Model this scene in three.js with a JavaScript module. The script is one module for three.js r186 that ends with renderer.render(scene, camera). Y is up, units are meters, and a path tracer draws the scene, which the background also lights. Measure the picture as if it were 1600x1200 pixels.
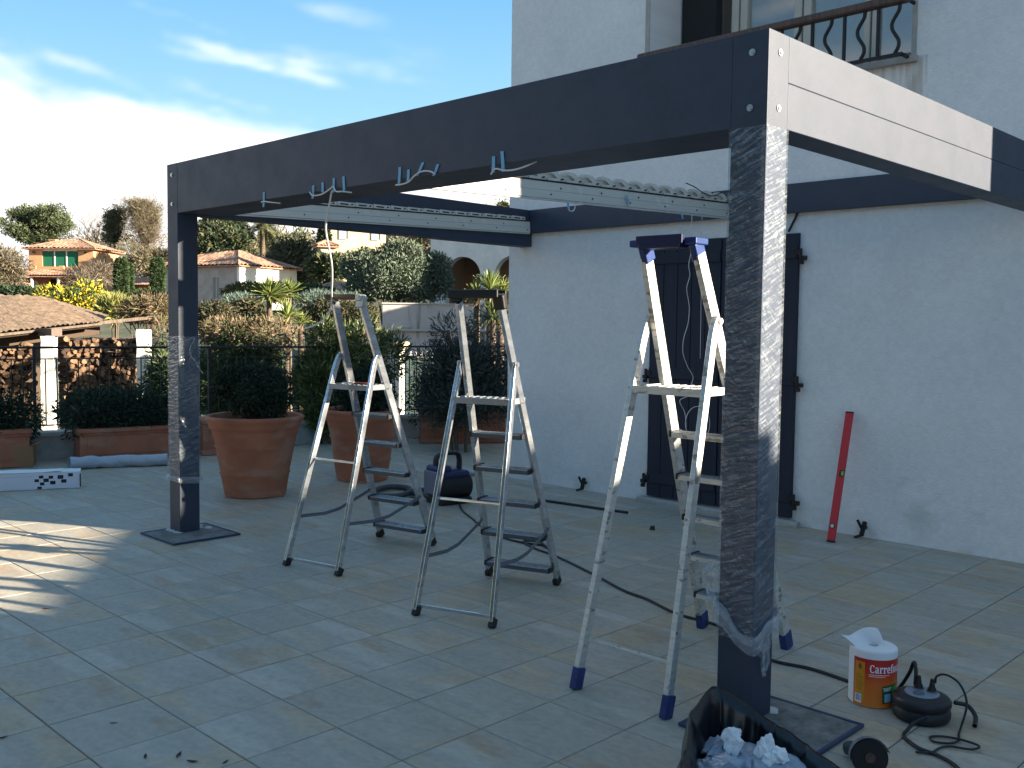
import * as THREE from 'three';
import { mergeGeometries, mergeVertices, toCreasedNormals } from 'three/addons/utils/BufferGeometryUtils.js';
import { RoundedBoxGeometry } from 'three/addons/geometries/RoundedBoxGeometry.js';

// ------------------------------------------------------------------ camera, exposure, sky, sun
const W = 1024, Hh = 768;
const scene = new THREE.Scene();
const renderer = new THREE.WebGLRenderer({ antialias: true });
renderer.setSize(W, Hh);
renderer.toneMapping = THREE.LinearToneMapping;
renderer.toneMappingExposure = 4.2;
renderer.shadowMap.enabled = true;

const CAM = [-3.276855, 1.53998, 1.899437], YAW = 0.775265, PITCH = -0.060959, ROLL = 0.012227, FPX = 1517.43;
const camera = new THREE.PerspectiveCamera(THREE.MathUtils.radToDeg(2 * Math.atan(600 / FPX)), W / Hh, 0.05, 2000);
const FW = new THREE.Vector3(Math.cos(YAW) * Math.cos(PITCH), Math.sin(PITCH), -Math.sin(YAW) * Math.cos(PITCH));
const R0 = new THREE.Vector3().crossVectors(FW, new THREE.Vector3(0, 1, 0)).normalize();
const U0 = new THREE.Vector3().crossVectors(R0, FW);
const RT = R0.clone().multiplyScalar(Math.cos(ROLL)).addScaledVector(U0, Math.sin(ROLL));
const UP = R0.clone().multiplyScalar(-Math.sin(ROLL)).addScaledVector(U0, Math.cos(ROLL));
camera.position.set(...CAM);
camera.quaternion.setFromRotationMatrix(new THREE.Matrix4().makeBasis(RT, UP, FW.clone().negate()));
camera.updateMatrixWorld();
scene.add(camera);
const HR = new THREE.Vector3(RT.x, 0, RT.z).normalize(), HF = new THREE.Vector3(FW.x, 0, FW.z).normalize();

// deterministic random and noise
function rng(seed) { let a = seed >>> 0; return () => { a = (a + 0x6D2B79F5) >>> 0; let t = a; t = Math.imul(t ^ (t >>> 15), t | 1); t ^= t + Math.imul(t ^ (t >>> 7), t | 61); return ((t ^ (t >>> 14)) >>> 0) / 4294967296; }; }
function hash2(x, y, s) { let h = (Math.imul(x, 374761393) + Math.imul(y, 668265263) + Math.imul(s, 1442695041)) | 0; h = Math.imul(h ^ (h >>> 13), 1274126177); return ((h ^ (h >>> 16)) >>> 0) / 4294967296; }
function vnoise(x, y, s, px = 0, py = 0) {
  const xi = Math.floor(x), yi = Math.floor(y), fx = x - xi, fy = y - yi, u = fx * fx * (3 - 2 * fx), v = fy * fy * (3 - 2 * fy);
  const wx = (i) => px ? ((i % px) + px) % px : i, wy = (i) => py ? ((i % py) + py) % py : i;
  const a = hash2(wx(xi), wy(yi), s), b = hash2(wx(xi + 1), wy(yi), s), c = hash2(wx(xi), wy(yi + 1), s), d = hash2(wx(xi + 1), wy(yi + 1), s);
  return a + (b - a) * u + (c - a) * v + (a - b - c + d) * u * v;
}
function fbm(x, y, s, oct = 4, px = 0, py = 0) { let t = 0, a = 0.5, n = 0; for (let o = 0; o < oct; o++) { t += a * vnoise(x, y, s + o * 17, px, py); n += a; a *= 0.5; x *= 2; y *= 2; px *= 2; py *= 2; } return t / n; }
const clamp = (x, a = 0, b = 1) => Math.min(b, Math.max(a, x));
const smooth = (a, b, x) => { const t = clamp((x - a) / (b - a)); return t * t * (3 - 2 * t); };
const mix = (a, b, t) => a + (b - a) * t;
const V = (x, y, z) => new THREE.Vector3(x, y, z);

{ // sky: clear blue overhead, white sunlit cloud bank low down, thin wisps
  const w = 1536, h = 768, data = new Float32Array(w * h * 4);
  const az0 = Math.atan2(HF.z, HF.x);
  for (let j = 0; j < h; j++) {
    const el = ((j + 0.5) / h - 0.5) * 180;
    for (let i = 0; i < w; i++) {
      const az = ((i + 0.5) / w - 0.5) * 2 * Math.PI;
      let rel = az - az0; rel = Math.atan2(Math.sin(rel), Math.cos(rel)) * 180 / Math.PI;   // + = right of the view
      const t = clamp((el - 5) / 17), t2 = clamp((el - 20) / 60);
      let r = mix(0.62, 0.16, Math.pow(t, 0.9)), g = mix(0.98, 0.50, t), b = mix(1.12, 0.95, t);
      r = mix(r, 0.165, Math.pow(t2, 0.6)); g = mix(g, 0.27, Math.pow(t2, 0.6)); b = mix(b, 0.40, Math.pow(t2, 0.6));
      const n = fbm(rel / 10 + 40, el / 3.2 + rel / 26 + 9, 5, 5), n2 = fbm(rel / 5 + 12 + el / 6, el / 1.6 + rel / 9, 91, 5);
      const nf = fbm(rel / 3.1 + 70, el / 0.9 + rel / 5, 77, 5);
      const edge = 10.1 - 0.13 * (rel + 10) + (n - 0.5) * 4.5 + (nf - 0.5) * 3.2;
      const lowEdge = Math.max(7.5, Math.min(edge, 14.5));
      let c = smooth(lowEdge + 1.3, lowEdge - 1.3, el);
      const wu = rel + el * 2.1, wv = el - rel * -0.10, n3 = fbm(wu / 7 + 3, wv / 0.9 + 20, 191, 6), n4 = fbm(rel / 6 + 31, el / 3 + 12, 195, 4);
      const near = smooth(6.2, 0.6, Math.abs(el - (lowEdge + 3.0))) , wisp = smooth(0.47, 0.80, n3) * smooth(0.40, 0.62, n4) * near * smooth(-3, -13, rel) * 0.8;
      c = Math.max(c, wisp);
      if (el > 30) c = Math.max(c, 0.25 * smooth(0.55, 0.75, fbm(rel / 14, el / 9, 33, 4)));
      const cw = 1.5 - 0.22 * smooth(0.4, 0.8, n2);
      r = mix(r, cw, c); g = mix(g, cw * 0.99, c); b = mix(b, cw * 0.97, c);
      const hz = smooth(2.6, 0, el) * smooth(0.3, 0.7, n) * 0.35;
      r = mix(r, 0.55, hz); g = mix(g, 0.72, hz); b = mix(b, 0.92, hz);
      if (el < 0) { r = 0.2; g = 0.2; b = 0.19; }
      const k = (j * w + i) * 4, q = 1 / 4.2;
      data[k] = r * q; data[k + 1] = g * q; data[k + 2] = b * q; data[k + 3] = 1;
    }
  }
  const tex = new THREE.DataTexture(data, w, h, THREE.RGBAFormat, THREE.FloatType);
  tex.mapping = THREE.EquirectangularReflectionMapping; tex.magFilter = tex.minFilter = THREE.LinearFilter; tex.wrapS = THREE.RepeatWrapping; tex.needsUpdate = true;
  scene.background = tex; scene.environment = tex;
}
// low winter sun from the right and slightly behind the camera
const SUN = V(0.512, 0.315, 1.0).normalize();
const sun = new THREE.DirectionalLight(new THREE.Color().setRGB(1, 0.88, 0.68), 5);
sun.position.copy(SUN).multiplyScalar(90).add(V(4, 0, -8)); sun.target.position.set(4, 0, -8);
sun.castShadow = true; sun.shadow.mapSize.set(4096, 4096); sun.shadow.radius = 1; sun.shadow.bias = -0.0005;
Object.assign(sun.shadow.camera, { left: -60, right: 60, top: 60, bottom: -60, near: 1, far: 260 });
scene.add(sun, sun.target);

// ------------------------------------------------------------------ helpers
function at(u, v, d) { return V(...CAM).addScaledVector(FW, d).addScaledVector(RT, d * (u - 800) / FPX).addScaledVector(UP, -d * (v - 600) / FPX); }
const used = {};
function numbered(n) { if (used[n] === undefined) { used[n] = 0; return n; } return n + '_' + String(++used[n]).padStart(3, '0'); }
function tag(o, label, category, group, kind) { if (label) o.userData.label = label; if (category) o.userData.category = category; if (group) o.userData.group = group; if (kind) o.userData.kind = kind; return o; }
function thing(name, label, category, pos = [0, 0, 0], turn = 0, group) { const o = new THREE.Group(); o.name = numbered(name); o.position.set(...pos); o.rotation.y = turn; scene.add(o); return tag(o, label, category, group); }
function mesh(name, geo, mat, parent = scene) {
  const g = Array.isArray(geo) ? merge(geo) : geo; const m = new THREE.Mesh(g, mat);
  m.name = parent === scene ? numbered(name) : name; m.castShadow = m.receiveShadow = true; parent.add(m); return m;
}
function one(name, geo, mat, label, category, group) { return tag(mesh(name, geo, mat), label, category, group); }
function merge(list) {
  const gs = list.map((g) => { let q = g.index ? g.toNonIndexed() : g.clone(); for (const k of Object.keys(q.attributes)) if (!['position', 'normal', 'uv', 'color'].includes(k)) q.deleteAttribute(k); q.morphAttributes = {}; return q; });
  const anyC = gs.some((g) => g.attributes.color), anyU = gs.every((g) => g.attributes.uv);
  for (const g of gs) { if (anyC && !g.attributes.color) g.setAttribute('color', new THREE.BufferAttribute(new Float32Array(g.attributes.position.count * 3).fill(1), 3)); if (!anyU && g.attributes.uv) g.deleteAttribute('uv'); if (!g.attributes.normal) g.computeVertexNormals(); }
  return mergeGeometries(gs, false);
}
function uvM(geo, s = 1, ox = 0, oy = 0) { // uv in metres by the dominant direction of each face
  const g = geo.index ? geo.toNonIndexed() : geo, p = g.attributes.position, n = g.attributes.normal, uv = new Float32Array(p.count * 2);
  for (let i = 0; i < p.count; i += 3) {
    let a = 0, b = 0, c = 0; for (let k = 0; k < 3; k++) { a += Math.abs(n.getX(i + k)); b += Math.abs(n.getY(i + k)); c += Math.abs(n.getZ(i + k)); }
    for (let k = 0; k < 3; k++) { const x = p.getX(i + k), y = p.getY(i + k), z = p.getZ(i + k); let u, v;
      if (a >= b && a >= c) { u = z; v = y; } else if (b >= c) { u = x; v = z; } else { u = x; v = y; }
      uv[(i + k) * 2] = u * s + ox; uv[(i + k) * 2 + 1] = v * s + oy; }
  }
  g.setAttribute('uv', new THREE.BufferAttribute(uv, 2)); return g;
}
function box(x0, x1, y0, y1, z0, z1, bev = 0) {
  const w = Math.abs(x1 - x0), h = Math.abs(y1 - y0), d = Math.abs(z1 - z0);
  const g = bev ? new RoundedBoxGeometry(w, h, d, 2, Math.min(bev, w / 2.1, h / 2.1, d / 2.1)) : new THREE.BoxGeometry(w, h, d);
  g.translate((x0 + x1) / 2, (y0 + y1) / 2, (z0 + z1) / 2); return uvM(g);
}
// a bar of section a x b from p to q; side = direction that carries width a
function bar(p, q, a, b, side = V(0, 0, 1), bev = 0.002) {
  const y = q.clone().sub(p), L = y.length(); y.normalize();
  let x = side.clone().addScaledVector(y, -side.dot(y)); if (x.lengthSq() < 1e-6) x = V(1, 0, 0); x.normalize();
  const z = x.clone().cross(y);
  const g = bev ? new RoundedBoxGeometry(a, L, b, 1, Math.min(bev, a / 2.2, b / 2.2)) : new THREE.BoxGeometry(a, L, b);
  g.applyMatrix4(new THREE.Matrix4().makeBasis(x, y, z).setPosition(p.clone().add(q).multiplyScalar(0.5))); return uvM(g);
}
function tube(pts, r, seg = 0, rad = 6, closed = false) { const c = new THREE.CatmullRomCurve3(pts.map((p) => p.isVector3 ? p : V(...p)), closed, 'centripetal'); return new THREE.TubeGeometry(c, seg || pts.length * 8, r, rad, closed); }
function cyl(r0, r1, h, seg = 16, x = 0, y = 0, z = 0) { const g = new THREE.CylinderGeometry(r1, r0, h, seg); g.translate(x, y + h / 2, z); return g; }
function jitterGeo(g, amp, seed, sc = 9) { const p = g.attributes.position; for (let i = 0; i < p.count; i++) { const x = p.getX(i), y = p.getY(i), z = p.getZ(i); p.setXYZ(i, x + amp * (fbm(y * sc + z * sc * 0.7, x * sc + 5, seed, 3) - 0.5) * 2, y + amp * (fbm(x * sc + z * sc * 0.6, y * sc + 3, seed + 1, 3) - 0.5) * 2, z + amp * (fbm(x * sc + 7, y * sc + z * sc, seed + 2, 3) - 0.5) * 2); } g.computeVertexNormals(); return g; }
function colTex(w, h, f, rx = 1, ry = 1, srgb = true) { // f -> linear rgb in 0..1
  const d = new Uint8Array(w * h * 4), enc = (x) => 255 * (srgb ? (x <= 0.0031308 ? 12.92 * x : 1.055 * Math.pow(x, 1 / 2.4) - 0.055) : x);
  for (let j = 0; j < h; j++) for (let i = 0; i < w; i++) { const c = f(i / w, j / h), k = (j * w + i) * 4; d[k] = clamp(enc(c[0]), 0, 255); d[k + 1] = clamp(enc(c[1]), 0, 255); d[k + 2] = clamp(enc(c[2]), 0, 255); d[k + 3] = 255; }
  const t = new THREE.DataTexture(d, w, h); t.wrapS = t.wrapT = THREE.RepeatWrapping; t.magFilter = THREE.LinearFilter; t.minFilter = THREE.LinearMipmapLinearFilter; t.generateMipmaps = true; t.repeat.set(rx, ry); if (srgb) t.colorSpace = THREE.SRGBColorSpace; t.needsUpdate = true; return t;
}
const greyTex = (w, h, f, rx = 1, ry = 1) => colTex(w, h, (u, v) => { const x = f(u, v); return [x, x, x]; }, rx, ry, false);
const std = (c, rough = 0.8, metal = 0, o = {}) => new THREE.MeshStandardMaterial({ color: new THREE.Color().setRGB(...c), roughness: rough, metalness: metal, ...o });

// ------------------------------------------------------------------ materials
const grain = greyTex(512, 512, (u, v) => 0.6 * fbm(u * 64, v * 64, 3, 3, 64, 64) + 0.4 * vnoise(u * 200, v * 200, 8, 200, 200), 1, 1);
const coarse = greyTex(256, 256, (u, v) => fbm(u * 8, v * 8, 13, 5, 8, 8), 1, 1);
function noiseMap(base, dev, seed, rx, ry, sx = 8, sy = 8, oct = 5) { return colTex(256, 256, (u, v) => { const n = fbm(u * sx, v * sy, seed, oct, sx, sy) - 0.5, m = fbm(u * sx * 4, v * sy * 4, seed + 5, 2, sx * 4, sy * 4) - 0.5; return base.map((b, i) => b * (1 + dev * (n * 1.6 + m * 0.8)) + (i === 0 ? 0.01 : 0) * n); }, rx, ry); }
const M = {};
M.anthracite = new THREE.MeshPhysicalMaterial({ color: 0xffffff, roughness: 0.6, ior: 1.52, roughnessMap: greyTex(256, 256, (u, v) => 0.82 + 0.18 * fbm(u * 10, v * 10, 23, 5, 10, 10), 1.1, 1.1), bumpMap: grain.clone(), bumpScale: 0.0006, map: noiseMap([0.030, 0.040, 0.070], 0.16, 21, 1.3, 1.3) }); M.anthracite.bumpMap.repeat.set(3, 3); M.anthracite.bumpMap.needsUpdate = true;
M.cream = std([0.62, 0.6, 0.55], 0.45, 0, { roughnessMap: coarse });
M.blackSeal = std([0.012, 0.012, 0.013], 0.7);
M.steel = std([0.6, 0.6, 0.6], 0.35, 0.9);
M.alu = std([0.62, 0.63, 0.65], 0.42, 0.85, { map: noiseMap([0.62, 0.63, 0.65], 0.35, 44, 2, 2, 4, 16), roughnessMap: coarse });
M.alu.color.set(0xffffff);
M.aluOld = std([0.6, 0.58, 0.55], 0.5, 0.6, { map: colTex(256, 256, (u, v) => { const s = smooth(0.60, 0.72, fbm(u * 10, v * 24, 61, 4, 10, 24)); const n = fbm(u * 6, v * 40, 66, 3, 6, 40); return [mix(0.64 * (0.8 + 0.4 * n), 0.17, s * 0.7), mix(0.63 * (0.8 + 0.4 * n), 0.13, s * 0.7), mix(0.6 * (0.8 + 0.4 * n), 0.09, s * 0.7)]; }, 2.3, 2.3) });
M.aluOld.color.set(0xffffff);
M.step = std([0.36, 0.38, 0.42], 0.55, 0.5, { roughnessMap: coarse });
M.nosing = std([0.10, 0.105, 0.12], 0.6, 0.3);
M.blackPlastic = std([0.012, 0.012, 0.014], 0.5);
M.bluePlastic = std([0.008, 0.03, 0.15], 0.4, 0, { map: noiseMap([0.008, 0.032, 0.15], 0.6, 71, 4, 4) }); M.bluePlastic.color.set(0xffffff);
M.brownPlastic = std([0.09, 0.055, 0.04], 0.6);
M.strap = std([0.14, 0.15, 0.18], 0.8);
M.cableBlack = std([0.012, 0.013, 0.016], 0.55);
M.cableWhite = std([0.7, 0.68, 0.65], 0.5);
M.tape = std([0.19, 0.42, 0.62], 0.6);
const plasterCol = colTex(1024, 1024, (u, v) => { const n = fbm(u * 6, v * 6, 101, 5, 6, 6) - 0.5, m = fbm(u * 60, v * 60, 107, 2, 60, 60) - 0.5; const k = 1 + n * 0.16 + m * 0.10; return [0.66 * k, 0.655 * k, 0.65 * k]; }, 0.3, 0.3);
M.plaster = std([1, 1, 1], 0.93, 0, { map: plasterCol, bumpMap: grain.clone(), bumpScale: 0.004 }); M.plaster.bumpMap.repeat.set(1.4, 1.4); M.plaster.bumpMap.needsUpdate = true;
M.shutter = std([0.014, 0.02, 0.038], 0.7, 0, { map: noiseMap([0.014, 0.02, 0.038], 0.3, 121, 1, 1, 30, 2) }); M.shutter.color.set(0xffffff);
M.winFrame = std([0.52, 0.49, 0.42], 0.5);
M.glass = new THREE.MeshPhysicalMaterial({ color: 0xffffff, roughness: 0.02, transmission: 1, thickness: 0, ior: 1.75, specularColor: new THREE.Color().setRGB(0.45, 0.65, 1) });
M.dark = std([0.02, 0.02, 0.022], 0.9);
M.iron = std([0.02, 0.018, 0.02], 0.55, 0.3);
M.wood = std([0.10, 0.06, 0.045], 0.6, 0, { map: noiseMap([0.10, 0.06, 0.045], 0.6, 131, 2, 2, 30, 3) }); M.wood.color.set(0xffffff);
M.terracotta = std([0.36, 0.14, 0.085], 0.85, 0, { map: colTex(512, 512, (u, v) => { const n = fbm(u * 6, v * 6, 141, 5, 6, 6), s = smooth(0.53, 0.76, fbm(u * 5, v * 9, 149, 6, 5, 9)); const k = 0.75 + 0.5 * n; return [mix(0.40 * k, 0.44, s * 0.5), mix(0.145 * k, 0.27, s * 0.5), mix(0.08 * k, 0.19, s * 0.5)]; }, 1, 1), bumpMap: coarse, bumpScale: 0.004 }); M.terracotta.color.set(0xffffff);
M.soil = std([0.03, 0.022, 0.016], 1);
M.stoneWall = std([0.36, 0.35, 0.33], 0.95, 0, { map: noiseMap([0.36, 0.35, 0.33], 0.3, 151, 0.7, 0.7), bumpMap: grain, bumpScale: 0.003 }); M.stoneWall.color.set(0xffffff);
M.coping = std([0.42, 0.40, 0.37], 0.9, 0, { map: noiseMap([0.42, 0.40, 0.37], 0.25, 152, 1, 1) }); M.coping.color.set(0xffffff);
M.paper = std([0.82, 0.82, 0.84], 0.95);
M.red = std([0.58, 0.022, 0.03], 0.4);
M.lime = std([0.25, 0.55, 0.06], 0.3);
M.cardboard = std([0.30, 0.17, 0.085], 0.9);
const filmHaze = greyTex(512, 512, (u, v) => { const a = fbm(u * 9, v * 190 - u * 40, 601, 3), b = fbm(u * 5, v * 7, 605, 4, 5, 7), c = fbm(u * 24 + 7, v * 130 + u * 60, 609, 3); return 1 - 0.24 * smooth(0.45, 0.75, a * 0.65 + c * 0.35) * (0.3 + 0.9 * b) - 0.03; }, 2.4, 1.2);
M.film = new THREE.MeshPhysicalMaterial({ color: new THREE.Color().setRGB(0.86, 0.9, 0.95), roughness: 0.1, transmission: 1, transmissionMap: filmHaze, thickness: 0, ior: 1.55, side: THREE.DoubleSide });
M.filmThick = new THREE.MeshPhysicalMaterial({ color: new THREE.Color().setRGB(0.85, 0.88, 0.92), roughness: 0.16, transmission: 0.8, thickness: 0, ior: 1.5, side: THREE.DoubleSide });
M.whitePlaster = std([0.72, 0.69, 0.62], 0.9, 0, { map: noiseMap([0.74, 0.71, 0.64], 0.15, 161, 0.3, 0.3) }); M.whitePlaster.color.set(0xffffff);
M.ochre = std([0.55, 0.30, 0.16], 0.9, 0, { map: noiseMap([0.56, 0.31, 0.16], 0.2, 162, 0.3, 0.3) }); M.ochre.color.set(0xffffff);
M.pinkWall = std([0.4, 0.2, 0.15], 0.9);
M.greyRender = std([0.34, 0.29, 0.26], 0.95, 0, { map: noiseMap([0.36, 0.31, 0.28], 0.3, 163, 0.3, 0.3) }); M.greyRender.color.set(0xffffff);
M.roofTile = std([0.42, 0.19, 0.10], 0.9, 0, { map: noiseMap([0.37, 0.205, 0.135], 1.0, 171, 0.35, 0.35, 12, 24) }); M.roofTile.color.set(0xffffff);
M.roofShed = std([0.36, 0.22, 0.14], 0.95, 0, { map: noiseMap([0.20, 0.135, 0.09], 0.8, 172, 0.5, 0.5, 20, 20) }); M.roofShed.color.set(0xffffff);
M.greenAwning = std([0.005, 0.13, 0.07], 0.8);
M.bark = std([0.12, 0.085, 0.06], 0.95, 0, { map: noiseMap([0.13, 0.095, 0.07], 0.6, 181, 1, 1, 30, 6) }); M.bark.color.set(0xffffff);
M.barkPale = std([0.26, 0.21, 0.16], 0.95);
M.blueShutter = std([0.30, 0.38, 0.55], 0.8);
M.streakWall = std([1, 1, 1], 0.95, 0, { map: colTex(512, 512, (u, v) => { const s = smooth(0.47, 0.66, fbm(u * 44, v * 2, 191, 4, 44, 2)) * smooth(0.38, 0.66, fbm(u * 9, v * 3, 195, 3, 9, 3)) * 0.85, n = 0.85 + 0.3 * fbm(u * 12, v * 12, 192, 4, 12, 12); return [mix(0.5 * n, 0.12, s), mix(0.44 * n, 0.11, s), mix(0.42 * n, 0.1, s)]; }, 0.2, 0.4) });
const leafMat = (o = {}) => new THREE.MeshStandardMaterial({ color: 0xffffff, vertexColors: true, roughness: 0.75, side: THREE.DoubleSide, ...o });
M.leaf = leafMat(); M.leafShiny = leafMat({ roughness: 0.5 });

// ------------------------------------------------------------------ ground
function groundH(x, z) {
  const dx = x - CAM[0], dz = z - CAM[2], f = dx * HF.x + dz * HF.z, r = dx * HR.x + dz * HR.z;
  let h = -0.95;
  h += 1.2 * smooth(20, 45, f) + 1.6 * smooth(45, 75, f) + 2.5 * smooth(70, 105, f);
  const side = smooth(-50, 10, r) * 1.0;
  h += (2 + 9 * side) * smooth(88, 170, f);
  h += 26 * smooth(170, 420, f) * (0.25 + 0.75 * side) * smooth(1400, 600, f) * 0.35;
  const under = smooth(1.5, 0, Math.max(-12 - z, 0) ) ;
  return h + (fbm(x * 0.12 + 50, z * 0.12 + 50, 7, 3) - 0.5) * 0.35 * (1 - under) ;
}
{
  const rings = [], nA = 160; for (let i = 0; i <= 90; i++) rings.push(1.5 * Math.pow(1.0795, i));
  const pos = [], idx = [];
  for (const r of rings) for (let a = 0; a <= nA; a++) { const t = a / nA * Math.PI * 2, x = CAM[0] + r * Math.cos(t), z = CAM[2] + r * Math.sin(t); pos.push(x, groundH(x, z), z); }
  for (let i = 0; i < rings.length - 1; i++) for (let a = 0; a < nA; a++) { const k = i * (nA + 1) + a; idx.push(k, k + 1, k + nA + 1, k + 1, k + nA + 2, k + nA + 1); }
  const g = new THREE.BufferGeometry(); g.setAttribute('position', new THREE.Float32BufferAttribute(pos, 3)); g.setIndex(idx); g.computeVertexNormals();
  const gg = uvM(g);
  const mat = std([1, 1, 1], 1, 0, { map: colTex(512, 512, (u, v) => { const n = fbm(u * 6, v * 6, 201, 5, 6, 6), m = fbm(u * 40, v * 40, 205, 3, 40, 40); const t = smooth(0.4, 0.62, n); return [mix(0.10, 0.055, t) * (0.6 + 0.8 * m), mix(0.085, 0.07, t) * (0.6 + 0.8 * m), mix(0.05, 0.03, t) * (0.6 + 0.8 * m)]; }, 0.12, 0.12) });
  tag(mesh('ground', gg, mat), null, null, null, 'structure');
}
// ------------------------------------------------------------------ terrace: slab with 0.388 m stone tiles
const PAR = { x: 0.9, z: -9.07, ex: 0.9767, ez: 0.2146 };            // parapet line
const parZ = (x) => PAR.z + (x - PAR.x) * PAR.ez / PAR.ex;
const terrace = new THREE.Group(); terrace.name = 'terrace'; scene.add(terrace); terrace.userData.kind = 'structure';
{
  const stone = colTex(1024, 1024, (u, v) => {
    const st = fbm(u * 34, v * 8, 211, 4, 34, 8), ly = fbm(u * 9, v * 5, 214, 4, 9, 5), bl = fbm(u * 7, v * 5, 217, 5, 7, 5), f = fbm(u * 128, v * 90, 219, 2, 128, 90);
    const oc = smooth(0.47, 0.60, bl * 0.75 + st * 0.25), or = smooth(0.60, 0.72, fbm(u * 11, v * 7, 231, 4, 11, 7)) * 0.5, wh = smooth(0.52, 0.66, ly * 0.6 + st * 0.4) * 0.55;
    let c = [0.43, 0.385, 0.325];
    c = c.map((x, i) => mix(x, [0.465, 0.36, 0.245][i], oc * 0.8));
    c = c.map((x, i) => mix(x, [0.44, 0.285, 0.175][i], or));
    c = c.map((x, i) => mix(x, [0.50, 0.465, 0.415][i], wh));
    const k = 0.72 + 0.24 * f + 0.30 * st; return c.map((x) => x * k);
  }, 0.42, 0.42);
  const tileMats = [1, 0.965, 1.03, 0.985].map((k, i) => { const m = std([k, k * (i === 1 ? 0.985 : 1), k * (i === 1 ? 0.95 : i === 2 ? 1.0 : 0.98)], 0.62, 0, { map: stone, bumpMap: grain, bumpScale: 0.0012 }); return m; });
  const P = 0.388, G = 0.0048, T = 0.02, bv = 0.0025;
  function tileGeo(ou, ov) {
    const a = (P - G) / 2, b = a - bv, pos = [];
    const q = (p1, p2, p3, p4) => pos.push(...p1, ...p2, ...p3, ...p1, ...p3, ...p4);
    q([-b, 0, b], [b, 0, b], [b, 0, -b], [-b, 0, -b]);
    const ring = [[-1, 1], [1, 1], [1, -1], [-1, -1]];
    for (let i = 0; i < 4; i++) { const [x0, z0] = ring[i], [x1, z1] = ring[(i + 1) % 4];
      q([x0 * a, -bv, z0 * a], [x1 * a, -bv, z1 * a], [x1 * b, 0, z1 * b], [x0 * b, 0, z0 * b]);
      q([x0 * a, -T, z0 * a], [x1 * a, -T, z1 * a], [x1 * a, -bv, z1 * a], [x0 * a, -bv, z0 * a]); }
    const g = new THREE.BufferGeometry(); g.setAttribute('position', new THREE.Float32BufferAttribute(pos, 3)); g.computeVertexNormals(); return uvM(g, 1, ou, ov);
  }
  const R = rng(5), variants = []; for (let i = 0; i < 24; i++) variants.push(tileGeo(R() * 2.38, R() * 2.38));
  const cells = [];
  for (let i = -12; i < 19; i++) for (let j = -28; j < 9; j++) {
    const x = -0.375 + (i + 0.5) * P, z = 0.07 + (j + 0.5) * P;
    if (x > 3.85 && z > -5.0) continue; if (z < parZ(x) - 0.1) continue;
    const d = V(x, 0, z).sub(camera.position), f = d.dot(FW); const u = f > 0.3 ? 800 + FPX * d.dot(RT) / f : -9e9, v = f > 0.3 ? 600 - FPX * d.dot(UP) / f : 9e9;
    const vis = u > -70 && u < 1690 && v < 1320 && f > 0.3; const dist = d.length();
    cells.push([vis ? 0 : 1, dist, x, z, i, j]);
  }
  cells.sort((a, b) => a[0] - b[0] || a[1] - b[1]);
  const rest = [];
  cells.forEach(([, , x, z, i, j], k) => {
    const g = variants[Math.floor(hash2(i + 40, j + 40, 3) * 24)], m = tileMats[Math.floor(hash2(i + 40, j + 40, 9) * 4)], y = (hash2(i + 40, j + 40, 11) - 0.5) * 0.0012, tilt = (hash2(i + 40, j + 40, 12) - 0.5) * 0.003;
    const turn = hash2(i + 40, j + 40, 15) > 0.5 ? Math.PI : 0;
    if (k < 290) { const t = mesh('tile', g, m, terrace); t.position.set(x, y, z); t.rotation.set(tilt, turn, -tilt * 0.7); }
    else { const c = g.clone(); c.applyMatrix4(new THREE.Matrix4().makeRotationY(turn).setPosition(x, y, z)); rest.push(c); }
  });
  const r = mesh('tile', rest, tileMats[0], terrace); r.userData.kind = 'stuff';
  const sh = new THREE.Shape(); sh.moveTo(-6, -5); sh.lineTo(10, -5); sh.lineTo(10, -parZ(10) + 0.2); sh.lineTo(-6, -parZ(-6) + 0.2); sh.closePath();
  const slab = new THREE.ExtrudeGeometry(sh, { depth: 0.9, bevelEnabled: false }); slab.rotateX(-Math.PI / 2); slab.translate(0, -0.9055, 0);
  mesh('joint_bed', uvM(slab), std([0.10, 0.09, 0.075], 1), terrace);
}
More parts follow.
